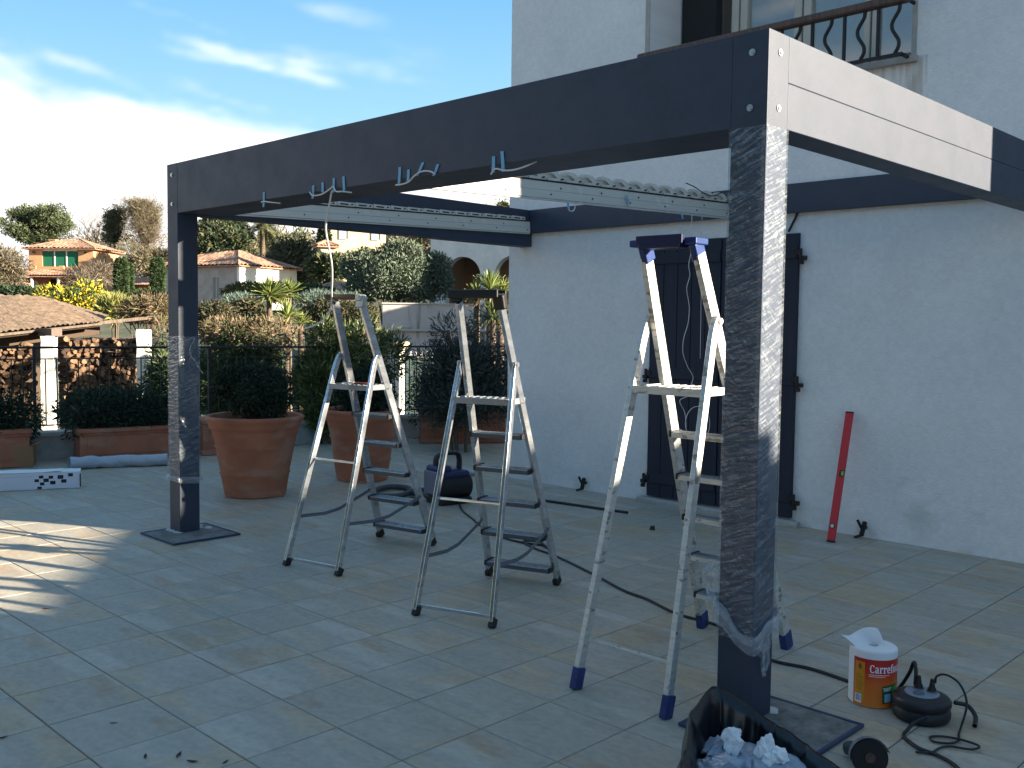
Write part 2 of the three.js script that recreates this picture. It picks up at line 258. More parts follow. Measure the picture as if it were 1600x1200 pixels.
// ------------------------------------------------------------------ house
const WX = 3.65, HZ0 = -4.95, HZ1 = 2.48, HH = 6.4;
const house = thing('house', 'white rendered two storey house at right with dark shutters and upstairs balcony window', 'house');
{
  // facade along z, opening for the upstairs window
  const wz0 = -3.27, wz1 = -0.99, wy0 = 3.45, wy1 = 5.5;
  const sh = new THREE.Shape(); sh.moveTo(HZ0, -0.4); sh.lineTo(HZ1, -0.4); sh.lineTo(HZ1, HH); sh.lineTo(HZ0, HH); sh.closePath();
  const ho = new THREE.Path(); ho.moveTo(wz0, wy0); ho.lineTo(wz0, wy1); ho.lineTo(wz1, wy1); ho.lineTo(wz1, wy0); ho.closePath(); sh.holes.push(ho);
  const g = new THREE.ExtrudeGeometry(sh, { depth: 0.6, bevelEnabled: false }); // shape x -> world z, depth -> world x
  g.applyMatrix4(new THREE.Matrix4().makeBasis(V(0, 0, 1), V(0, 1, 0), V(-1, 0, 0))); g.translate(WX + 0.6, 0, 0); 
  const gi = g.toNonIndexed(); gi.computeVertexNormals();
  const XB = 5.75;
  { const up = gi.attributes.position, uu = new Float32Array(up.count * 2); for (let i = 0; i < up.count; i++) { uu[i * 2] = (up.getZ(i) - HZ0) / (HZ1 - HZ0); uu[i * 2 + 1] = (up.getY(i) + 0.4) / (HH + 0.4); } gi.setAttribute('uv', new THREE.BufferAttribute(uu, 2)); }
  const fac = colTex(1500, 1000, (u, v) => { const z = mix(HZ0, HZ1, u), y = mix(-0.4, HH, v); const n = fbm(z * 3 + 40, y * 3 + 40, 101, 5) - 0.5, m = fbm(z * 34 + 40, y * 34 + 40, 107, 3) - 0.5; let k = 1 + n * 0.14 + m * 0.13; let c = [0.80 * k, 0.785 * k, 0.775 * k];
    const sp = fbm(z * 5 + 9, y * 7 + 3, 131, 5); const st = Math.max(smooth(0.42, 0.72, sp) * smooth(0.4, 0.0, y - 0.04 + (sp - 0.5) * 0.6) * 0.22, smooth(0.40, 0.70, sp * 0.7 + 0.15 * fbm(z * 22, y * 22, 133, 3) + 0.17 - Math.hypot((z + 0.9) * 0.5, (y - 0.2) * 1.1)) * 0.3, smooth(0.4, 0.6, fbm(z * 26, y * 1.6, 137, 3) + 0.1 - Math.abs(z + 1.0) * 1.1) * smooth(2.55, 3.42, y) * (y < 3.45 ? 1 : 0) * 0.35); c = c.map((q, i) => mix(q, [0.27, 0.26, 0.2][i], st));
    const rs = (1 - smooth(0.0, 0.09, Math.abs(z + 0.98 + 0.02 * Math.sin(y * 9)))) * smooth(2.75, 3.42, y) * (y < 3.43 ? 1 : 0) * smooth(0.3, 0.6, fbm(z * 40, y * 5, 139, 3)) * 0.5; return c.map((q, i) => mix(q, [0.4, 0.26, 0.14][i], rs)); });
  const facM = std([1, 1, 1], 0.93, 0, { map: fac, bumpMap: (() => { const b = grain.clone(); b.repeat.set(9, 8); b.needsUpdate = true; return b; })(), bumpScale: 0.004 });
  mesh('facade', gi, facM, house);
  const wall = mesh('wall', [box(WX + 0.6, XB, -0.4, HH, HZ0, HZ0 + 0.35), box(WX + 0.6, XB, -0.4, HH, HZ1 - 0.35, HZ1), box(XB - 0.3, XB, -0.4, HH, HZ0 + 0.35, HZ1 - 0.35), box(WX + 0.6, XB - 0.3, 2.9, 3.1, HZ0 + 0.35, HZ1 - 0.35), box(XB, 8.7, -0.4, 2.42, HZ0, HZ1)], M.plaster, house);
  mesh('roof', box(WX - 0.0, XB + 0.02, HH, HH + 0.2, HZ0 - 0.02, HZ1), M.roofTile, house);
  // window: reveal trim, frames, panes, dark left shutter, sill
  const win = mesh('window', box(4.2, 4.26, wy0 + 0.03, wy0 + 0.12, -2.9, wz1), M.winFrame, house); mesh('head_frame', box(4.2, 4.26, wy1 - 0.08, wy1, wz0, wz1), M.winFrame, win);
  for (const [a, b] of [[-2.80, -2.73], [-2.715, -2.645], [-2.205, -2.135], [-2.12, -2.05], [-1.60, -1.55], [-1.535, -1.485], [-1.06, -0.995]]) mesh('frame', box(4.19, 4.27, wy0 + 0.12, wy1 - 0.08, a, b, 0.008), M.winFrame, win);
  for (const [a, b] of [[-2.9, -2.80], [-2.645, -2.205], [-2.05, -1.60], [-1.485, -1.06]]) mesh('pane', box(4.225, 4.235, wy0 + 0.12, wy1 - 0.08, a, b), M.glass, win);
  mesh('shutter', box(4.1, 4.2, wy0 + 0.03, wy1 - 0.02, -3.255, -2.9, 0.005), M.dark, win);
  mesh('sill', box(WX - 0.04, 4.2, wy0 - 0.035, wy0 + 0.012, wz0 - 0.0, wz1 + 0.05, 0.006), M.coping, house);
  for (const [a, b] of [[wz0 - 0.045, wz0], [wz1, wz1 + 0.035]]) mesh('window_surround', box(WX - 0.008, WX, wy0 + 0.013, wy1, a, b), M.coping, house);
  // balcony railing with alternating straight and wavy balusters
  const rail = new THREE.Group(); rail.name = 'balcony_railing'; house.add(rail);
  mesh('handrail', box(WX - 0.19, WX - 0.11, 3.795, 3.855, wz0 + 0.0, wz1 + 0.03, 0.02), M.wood, rail);
  mesh('bottom_rail', box(WX - 0.165, WX - 0.135, 3.44, 3.46, wz0 + 0.02, wz1), M.iron, rail);
  let k = 0; for (let z = wz1 - 0.055; z > wz0 + 0.05; z -= 0.125, k++) {
    if (k % 2) mesh('baluster', box(WX - 0.161, WX - 0.139, 3.46, 3.795, z - 0.011, z + 0.011, 0.004), M.iron, rail);
    else mesh('baluster', tube([0, 1, 2, 3, 4, 5, 6, 7, 8].map((i) => V(WX - 0.15, 3.46 + i / 8 * 0.335, z + 0.028 * Math.sin(i / 8 * Math.PI * 2.6))), 0.013, 20, 6), M.iron, rail);
  }
  for (const [y, z] of [[3.815, wz1], [3.815, wz0 + 0.01], [3.44, wz1 - 0.02]]) mesh('rail_fixing', box(WX - 0.15, WX, y, y + 0.02, z, z + 0.02), M.iron, rail);
  // closed pair of dark shutters over the ground floor door
  for (const [z0, z1, side] of [[-3.185, -2.478, 0], [-2.470, -1.79, 1]]) {
    const lf = new THREE.Group(); lf.name = 'shutter'; house.add(lf);
    const n = 5, w = (z1 - z0) / n;
    for (let i = 0; i < n; i++) mesh('board', box(WX - 0.034, WX - 0.004, 0.055, 2.27, z0 + i * w + 0.0025, z0 + (i + 1) * w - 0.0025, 0.004), M.shutter, lf);
    for (const y of [0.22, 1.14, 2.12]) {
      mesh('cross_rail', box(WX - 0.0455, WX - 0.034, y - 0.045, y + 0.045, z0 + 0.006, z1 - 0.006, 0.004), M.shutter, lf);
      const zo = side ? z1 : z0, s = side ? 1 : -1;
      mesh('hinge', [box(WX - 0.052, WX - 0.0475, y - 0.02, y + 0.02, zo - s * 0.035, zo + s * 0.012), cyl(0.014, 0.014, 0.10, 8, WX - 0.045, y - 0.07, zo + s * 0.022), box(WX - 0.05, WX, y - 0.055, y - 0.025, zo + s * 0.02, zo + s * 0.055), cyl(0.02, 0.02, 0.03, 8, WX - 0.045, y - 0.09, zo + s * 0.03)], M.iron, lf);
    }
  }
  const thr = mesh('threshold', [box(WX - 0.09, WX + 0.02, -0.02, 0.045, -3.26, -1.76, 0.02), (() => { const c = cyl(0.034, 0.034, 0.09, 14); c.rotateX(Math.PI / 2); c.translate(WX - 0.06, 0.012, -1.8); return uvM(c); })()], M.coping, house);
  for (const [y, z] of [[0.075, -1.20], [0.075, -3.9]]) mesh('shutter_stop', [box(WX - 0.05, WX, y - 0.012, y + 0.012, z - 0.01, z + 0.01), bar(V(WX - 0.05, y - 0.06, z - 0.012), V(WX - 0.045, y + 0.05, z + 0.012), 0.03, 0.03, V(0, 0, 1), 0.006), bar(V(WX - 0.05, y - 0.02, z + 0.0), V(WX - 0.07, y + 0.06, z - 0.035), 0.016, 0.016), bar(V(WX - 0.05, y - 0.05, z), V(WX - 0.10, y - 0.066, z - 0.04), 0.018, 0.014)], M.iron, house);
}
// ------------------------------------------------------------------ pergola
const L = 4.794, S = 0.153, PH = 2.65, HB = 0.351, PD = 3.65;
const pergola = thing('pergola', 'dark grey aluminium pergola frame standing on the terrace against the house', 'pergola');
function bolt(p, n, parent) { const g = cyl(0.0135, 0.0135, 0.003, 14), g2 = cyl(0.007, 0.0085, 0.005, 6, 0, 0.002, 0); const m = merge([g, g2]); m.applyQuaternion(new THREE.Quaternion().setFromUnitVectors(V(0, 1, 0), n)); m.translate(p.x, p.y, p.z); return mesh('bolt', m, M.steel, parent); }
// creased film sleeve around a square post; base point is the corner x0,z0 .. x0+S, z0+S
function filmGeo(x0, z0, y0, y1, seed, fold = 0.004, bottom = 0.03) {
  const nu = 128, nv = Math.round((y1 - y0) / 0.004), pos = [], idx = [], c = 0.004, uvs = [];
  for (let j = 0; j <= nv; j++) for (let i = 0; i <= nu; i++) {
    const t = (i % nu) / nu * 4, side = Math.floor(t), f = t - side, a = S + 2 * c; let x, z, nx = 0, nz = 0;
    if (side === 0) { x = -c; z = -c + f * a; nx = -1; } else if (side === 1) { x = -c + f * a; z = S + c; nz = 1; } else if (side === 2) { x = S + c; z = S + c - f * a; nx = 1; } else { x = S + c - f * a; z = -c; nz = -1; }
    let y = y0 + (y1 - y0) * j / nv; const edge = Math.min(f, 1 - f), w = smooth(0, 0.12, edge);
    const tt = t * S, sk = y * 1 - tt * 0.28 * (1 + 0.6 * Math.sin(y * 3 + seed));
    const n = fbm(tt * 16 + 10, sk * 170 + 3, seed, 3) - 0.5, n2 = fbm(tt * 34 + 30, sk * 50, seed + 40, 3) - 0.5, n3 = Math.abs(fbm(tt * 14 + 5, sk * 40 + 9, seed + 70, 2) - 0.5);
    const n4 = fbm(tt * 30 + 3, (y + tt * 0.9) * 70, seed + 90, 2) - 0.5;
    const off = (n * 1.5 + n2 * 0.35 + n4 * 0.15 + Math.pow(1 - n3 * 2, 8) * 0.5) * fold * (0.25 + 0.75 * w) * (side === 1 ? 0.12 + 0.9 * smooth(0.46, 0.66, fbm(tt * 14 + 2, y * 4 + tt * 8, seed + 33, 3)) : 1);
    if (j < 4) y += (fbm(t * 2.2, 3, seed + 9, 3, 8, 0) - 0.5) * bottom * (4 - j) / 4;
    pos.push(x0 + x + nx * (off + 0.002), y, z0 + z + nz * (off + 0.002)); uvs.push(t * S, y);
  }
  for (let j = 0; j < nv; j++) for (let i = 0; i < nu; i++) { const k = j * (nu + 1) + i; idx.push(k, k + 1, k + nu + 1, k + 1, k + nu + 2, k + nu + 1); }
  const g = new THREE.BufferGeometry(); g.setAttribute('position', new THREE.Float32BufferAttribute(pos, 3)); g.setAttribute('uv', new THREE.Float32BufferAttribute(uvs, 2)); g.setIndex(idx); g.computeVertexNormals(); return g;
}
function crumple(pts, r, seed, amp, flat = 1) { const g = tube(pts, r, 60, 18); return jitterGeo(g, amp, seed, 26); }
function filmMat(alpha, seed) { return M.film; }
{
  const A = M.anthracite, b = 0.003;
  const postN = mesh('post', box(0, S, 0.012, PH, -S, 0, b), A, pergola);
  const postL = mesh('post', box(0, S, 0.012, PH, -L, -L + S, b), A, pergola);
  for (const [y, z] of [[2.572, -0.068], [2.367, -0.072]]) bolt(V(-0.0005, y, z), V(-1, 0, 0), postN);
  for (const [y, x] of [[2.576, 0.083], [2.369, 0.081]]) bolt(V(x, y, 0.0005), V(0, 0, 1), postN);
  for (const y of [2.572, 2.367]) bolt(V(-0.0005, y, -L + 0.075), V(-1, 0, 0), postL);
  const g = 0.0007, m1 = PH - HB * 0.5;
  const beam = (x0, x1, z0, z1, split) => { const l = []; if (split) { l.push(box(x0, x1, PH - HB, m1 - 0.0012, z0, z1, b), box(x0 + 0.004, x1 - 0.004, m1 - 0.0012, m1 + 0.0012, z0 + 0.004, z1 - 0.004), box(x0, x1, m1 + 0.0012, PH, z0, z1, b)); } else l.push(box(x0, x1, PH - HB, PH, z0, z1, b)); return mesh('beam', l, A, pergola); };
  const fb = beam(0.0005, S, -L + S + g, -S - g, false);
  const rb = beam(S + g, WX - 0.001, -S, -0.0005, true);
  const lb = beam(S + g, WX - 0.001, -L, -L + S, false);
  mesh('wall_beam', box(WX - 0.052, WX - 0.001, PH - 0.2235, PH - 0.002, -L + S + 0.002, -S - 0.002, 0.002), A, pergola);
  mesh('gutter', [box(S + 0.001, S + 0.20, PH - HB + 0.003, PH - HB + 0.02, -L + S + 0.003, -S - 0.003), box(S + 0.195, S + 0.20, PH - HB + 0.02, PH - HB + 0.1, -L + S + 0.003, -S - 0.003)], A, pergola);
  // pivot rails of the roof blades, falling slightly to the front
  const rail = (z, facing) => {
    const y0 = 2.328, y1 = 2.428, r = new THREE.Group(); r.name = 'pivot_rail'; pergola.add(r);
    const p = V(0.36, 0, z), q = V(WX - 0.06, 0, z), yy = (x) => mix(y0, y1, (x - 0.36) / (WX - 0.42));
    const seg = (a, b2, t0, t1) => bar(V(p.x, y0 + (a + b2) / 2, z + (t0 + t1) / 2), V(q.x, y1 + (a + b2) / 2, z + (t0 + t1) / 2), t1 - t0, b2 - a, V(0, 0, 1), 0.0015);
    mesh('profile', [seg(0, 0.052, -0.03, 0), seg(0.0535, 0.108, -0.03, -0.003), seg(-0.012, -0.002, -0.03, -0.004)], M.cream, r);
    mesh('seal', seg(0.1085, 0.118, -0.03, 0.004), M.blackSeal, r);
    for (let x = 0.55; x < 3.5; x += 0.42) for (const dy of [0.03, 0.078]) { if ((Math.round(x * 100) % 2) && dy > 0.05 && x < 1) continue; const c = cyl(0.006, 0.006, 0.004, 8); c.rotateX(Math.PI / 2); c.translate(x + dy * 2, yy(x) + dy, z + 0.001); mesh('screw', c, M.blackPlastic, r); }
    // curved blade carriers standing on the rail
    const sh = new THREE.Shape(); sh.moveTo(0, 0); sh.lineTo(0.10, 0); sh.quadraticCurveTo(0.125, 0.0, 0.135, 0.022); sh.quadraticCurveTo(0.10, 0.075, 0.0, 0.068); sh.quadraticCurveTo(-0.03, 0.066, -0.05, 0.058); sh.lineTo(-0.05, 0.05); sh.quadraticCurveTo(0.045, 0.06, 0.085, 0.018); sh.lineTo(0.0, 0.012); sh.closePath();
    const eg = new THREE.ExtrudeGeometry(sh, { depth: 0.012, bevelEnabled: true, bevelSize: 0.001, bevelThickness: 0.001, bevelSegments: 1, curveSegments: 6 });
    const plate = facing ? box(-0.055, 0.145, 0.0, 0.05, -0.034, -0.03) : box(-0.088, 0.088, 0.0, 0.034, -0.012, -0.002, 0.001);
    for (let x = 0.52; x < 3.45; x += 0.182) { if (facing) { const m = mesh('blade_carrier', eg, M.cream, r); m.position.set(x, yy(x) + 0.118, z - 0.016); m.rotation.z = 0.03; } const k = mesh('carrier_plate', plate, M.cream, r); k.position.set(x, yy(x) + 0.118, z); const s = cyl(0.005, 0.005, 0.02, 8); s.rotateX(Math.PI / 2); s.translate(x + (facing ? 0.12 : 0.05), yy(x) + 0.135, z); mesh('screw', s, M.blackPlastic, r); if (!facing) mesh('slot', box(x - 0.06, x + 0.02, yy(x) + 0.128, yy(x) + 0.139, z - 0.003, z - 0.0005), M.blackSeal, r); }
    return r;
  };
  rail(-2.4, true); rail(-L + S + 0.032, false);
  // base plates sunk in the paving: dark border angle and mortar
  for (const [zc, seed] of [[-L + 0.2, 3], [0.06, 8]]) {
    const bx = 0.055, h = 0.255, bp = new THREE.Group(); bp.name = 'base_plate'; pergola.add(bp);
    mesh('mortar', jitterGeo(uvM(new THREE.BoxGeometry(0.49, 0.016, 0.49, 24, 1, 24)).translate(bx, 0.004, zc), 0.002, seed, 30), std([0.17, 0.16, 0.15], 0.95, 0, { map: noiseMap([0.19, 0.18, 0.165], 0.6, seed + 300, 2, 2) }), bp).material.color.set(0xffffff);
    mesh('border', [box(bx - h, bx + h, 0.003, 0.0155, zc - h, zc - h + 0.014), box(bx - h, bx + h, 0.003, 0.0155, zc + h - 0.014, zc + h), box(bx - h, bx - h + 0.014, 0.003, 0.0155, zc - h + 0.014, zc + h - 0.014), box(bx + h - 0.014, bx + h, 0.003, 0.0155, zc - h + 0.014, zc + h - 0.014)], std([0.03, 0.05, 0.11], 0.5), bp);
    const lumps = []; const R = rng(seed); for (let i = 0; i < 16; i++) { const a = R() * 6.28, g2 = new THREE.IcosahedronGeometry(0.008 + R() * 0.012, 1); g2.scale(1.5, 0.5, 1.5); g2.translate(i < 11 ? -0.012 + R() * 0.02 : 0.155 + R() * 0.1, 0.013, (zc > -1 ? -S / 2 : -L + S / 2) + (R() - 0.5) * 0.18); lumps.push(jitterGeo(g2, 0.004, seed + i, 60)); }
    mesh('mortar_lump', lumps, std([0.55, 0.54, 0.52], 0.95), bp);
  }
  // stretch film on both posts
  mesh('plastic_wrap', filmGeo(0, -S, 0.33, 2.296, 7), M.film, postN);
  mesh('plastic_wrap', filmGeo(0, -L, 0.40, 1.43, 27), M.film, postL);
  // gathered film at the bottom of the near sleeve, with a loose tail and a flap
  const W0 = 0.33, e = 0.012;
  const ring = [V(-e, W0 + 0.09, -S - e), V(-e, W0 + 0.055, -S * 0.75), V(-e, W0 - 0.005, -S * 0.35), V(-e, W0 - 0.02, e), V(S * 0.5, W0 + 0.015, e), V(S + e, W0 + 0.045, e), V(S + e, W0 + 0.05, -S - e), V(S * 0.5, W0 + 0.07, -S - e)];
  const band = (ring, w0, w1, seed, amp, puff) => { const c = new THREE.CatmullRomCurve3(ring, true), n = 150, m = 16, pos = [], idx = [], cx = S / 2, cz = ring.reduce((q, p) => q + p.z, 0) / ring.length; for (let j = 0; j <= m; j++) for (let i = 0; i <= n; i++) { const u = (i % n) / n, p = c.getPoint(u), v = j / m, wd = mix(w0, w1, 0.5 + 0.5 * Math.sin(u * 6.283 + seed)); const o = V(p.x - cx, 0, p.z - cz).normalize(), f = fbm(Math.cos(u * 6.283) * 9 + 20, Math.sin(u * 6.283) * 9 + v * 7, seed, 3) - 0.5, f2 = fbm(Math.cos(u * 6.283) * 3 + 20, Math.sin(u * 6.283) * 3 + v * 22, seed + 4, 3) - 0.5; const k = puff * Math.sin(v * Math.PI) + amp * (f + f2 * 0.9) + 0.003; pos.push(p.x + o.x * k, p.y + (v - 0.5) * wd + f * 0.012, p.z + o.z * k); } for (let j = 0; j < m; j++) for (let i = 0; i < n; i++) { const k = j * (n + 1) + i; idx.push(k, k + 1, k + n + 1, k + 1, k + n + 2, k + n + 1); } const g2 = new THREE.BufferGeometry(); g2.setAttribute('position', new THREE.Float32BufferAttribute(pos, 3)); g2.setIndex(idx); g2.computeVertexNormals(); return g2; };
  mesh('film_fold', band(ring.map((p) => p.clone().add(V(0, 0.005, 0))), 0.06, 0.10, 3, 0.011, 0.005), M.filmThick, postN); mesh('film_fold', band(ring.map((p, i) => p.clone().add(V(0, 0.03 + 0.008 * Math.sin(i * 2), 0))), 0.03, 0.05, 8, 0.010, 0.004), M.filmThick, postN);
  const sheet = (corners, seed, amp) => { const n = 16, pos = [], idx = []; for (let j = 0; j <= n; j++) for (let i = 0; i <= n; i++) { const u = i / n, v = j / n; const p = corners[0].clone().lerp(corners[1], u).lerp(corners[3].clone().lerp(corners[2], u), v); const q = fbm(u * 5 + seed, v * 5, seed, 3) - 0.5, q2 = fbm(u * 9 + seed, v * 3, seed + 3, 3) - 0.5; pos.push(p.x + q * amp, p.y + q2 * amp * 0.5, p.z + q2 * amp); } for (let j = 0; j < n; j++) for (let i = 0; i < n; i++) { const k = j * (n + 1) + i; idx.push(k, k + 1, k + n + 1, k + 1, k + n + 2, k + n + 1); } const g2 = new THREE.BufferGeometry(); g2.setAttribute('position', new THREE.Float32BufferAttribute(pos, 3)); g2.setIndex(idx); g2.computeVertexNormals(); return g2; };
  mesh('film_tail', [sheet([V(S * 0.1, W0 + 0.0, 0.016), V(S * 0.7, W0 + 0.02, 0.02), V(S * 0.55, W0 - 0.12, 0.02), V(S * 0.25, W0 - 0.14, 0.025)], 3, 0.05)], M.filmThick, postN);
  mesh('film_flap', [sheet([V(-0.01, W0 + 0.30, -S - 0.01), V(-0.01, W0 + 0.08, -S), V(0.0, W0 + 0.16, -S - 0.055), V(0.0, W0 + 0.27, -S - 0.075)], 9, 0.05)], M.filmThick, postN);
  mesh('film_fold', band([V(-0.008, 0.405, -L - 0.004), V(-0.008, 0.40, -L + S * 0.5), V(-0.008, 0.40, -L + S + 0.006), V(S * 0.5, 0.39, -L + S + 0.009), V(S + 0.008, 0.385, -L + S + 0.008), V(S + 0.008, 0.40, -L + S * 0.5), V(S + 0.008, 0.40, -L - 0.006), V(S * 0.5, 0.40, -L - 0.008)], 0.035, 0.05, 5, 0.012, 0.008), M.filmThick, postL);
  mesh('film_fold', jitterGeo(tube([V(S * 0.3, 1.40, -L + S + 0.01), V(S * 0.75, 1.42, -L + S + 0.012), V(S * 0.5, 1.32, -L + S + 0.014), V(S * 0.85, 1.23, -L + S + 0.016), V(S * 1.15, 1.16, -L + S + 0.02)], 0.004, 40, 8), 0.006, 57, 30), M.filmThick, postL);
}
// white cables taped along the front beam
const tapeStrip = (y1, y0, z, lean = 0) => { const g = new THREE.BoxGeometry(0.0012, y1 - y0, 0.021, 1, 6, 1); const p = g.attributes.position; for (let i = 0; i < p.count; i++) { const t = p.getY(i) / (y1 - y0); p.setZ(i, p.getZ(i) + lean * t); p.setX(i, p.getX(i) - 0.003 - 0.006 * Math.max(0, -t)); } g.translate(0, (y0 + y1) / 2, z); g.computeVertexNormals(); return uvM(g); };
const clips = [
  ['short white cable end under one blue tape strip near the far post', [[2.347, 2.255, -3.495, 0]], [[-0.012, 2.285, -3.51], [-0.03, 2.283, -3.45], [-0.02, 2.275, -3.40], [0.03, 2.27, -3.36]]],
  ['white cable held by four blue tape strips above the left stepladder', [[2.338, 2.262, -2.956, 0.004], [2.347, 2.29, -2.859, -0.004], [2.362, 2.28, -2.75, 0.0], [2.362, 2.275, -2.653, -0.01]], [[-0.01, 2.30, -2.98], [-0.03, 2.275, -2.92], [-0.025, 2.275, -2.84], [-0.012, 2.305, -2.765], [-0.012, 2.315, -2.745], [-0.022, 2.28, -2.70], [-0.02, 2.275, -2.64], [0.02, 2.27, -2.61]]],
  ['white cable held by four crooked blue tape strips above the middle stepladder', [[2.362, 2.27, -2.158, 0.004], [2.342, 2.275, -2.085, 0.002], [2.366, 2.30, -1.99, 0.045], [2.345, 2.29, -1.866, 0.03]], [[-0.01, 2.27, -2.18], [-0.025, 2.265, -2.12], [-0.02, 2.275, -2.06], [-0.012, 2.30, -2.03], [-0.015, 2.318, -1.96], [-0.015, 2.31, -1.89], [-0.015, 2.295, -1.86]]],
  ['white cable held by two blue tape strips, nearest the close pergola post', [[2.34, 2.262, -1.45, 0], [2.357, 2.26, -1.388, -0.012]], [[-0.01, 2.255, -1.46], [-0.02, 2.275, -1.42], [-0.02, 2.262, -1.36], [-0.012, 2.26, -1.30], [0.01, 2.275, -1.24], [0.05, 2.297, -1.22]]]];
for (const [lab, strips, cab] of clips) {
  const t = thing('taped_cable', lab, 'cable', [0, 0, 0], 0, 'white cables taped to the front beam');
  mesh('cable', tube(cab, 0.0042, 40, 7), M.cableWhite, t);
  for (const s of strips) mesh('tape_strip', tapeStrip(...s), M.tape, t);
}
// ------------------------------------------------------------------ buildings outside the frame that shade the terrace
{
  const o = thing('outbuilding', 'long low rendered outbuilding with a sloping roof, out of frame behind the camera', 'outbuilding');
  const hh = (x) => 2.195 + 0.265 * x, x0 = -8, x1 = 14, sh = new THREE.Shape(); sh.moveTo(x0, -1); sh.lineTo(x1, -1); sh.lineTo(x1, hh(x1)); sh.lineTo(x0, hh(x0)); sh.closePath();
  const g = new THREE.ExtrudeGeometry(sh, { depth: 5, bevelEnabled: false }); g.translate(0, 0, 7); mesh('wall', uvM(g), M.plaster, o);
  const rf = bar(V(x0 - 0.3, hh(x0 - 0.3) + 0.03, 9.5), V(x1 + 0.3, hh(x1 + 0.3) + 0.03, 9.5), 5.0, 0.06, V(0, 0, 1), 0); mesh('roof', rf, M.roofTile, o);
  mesh('chimney', box(3.28, 3.72, hh(3.28), 3.37, 7.05, 7.5), M.plaster, o);
  const n = thing('neighbouring_house', 'tall gabled house hidden behind the white house at right', 'house');
  const s2 = new THREE.Shape(); s2.moveTo(-3.8, -1); s2.lineTo(16, -1); s2.lineTo(16, 10.4); s2.lineTo(4.8, 10.2); s2.lineTo(0, 4.7); s2.lineTo(-3.8, 4.5); s2.closePath();
  const g2 = new THREE.ExtrudeGeometry(s2, { depth: 6, bevelEnabled: false }); g2.rotateY(0.473); g2.translate(18.3, 0, -10); mesh('wall', uvM(g2), M.plaster, n);
}
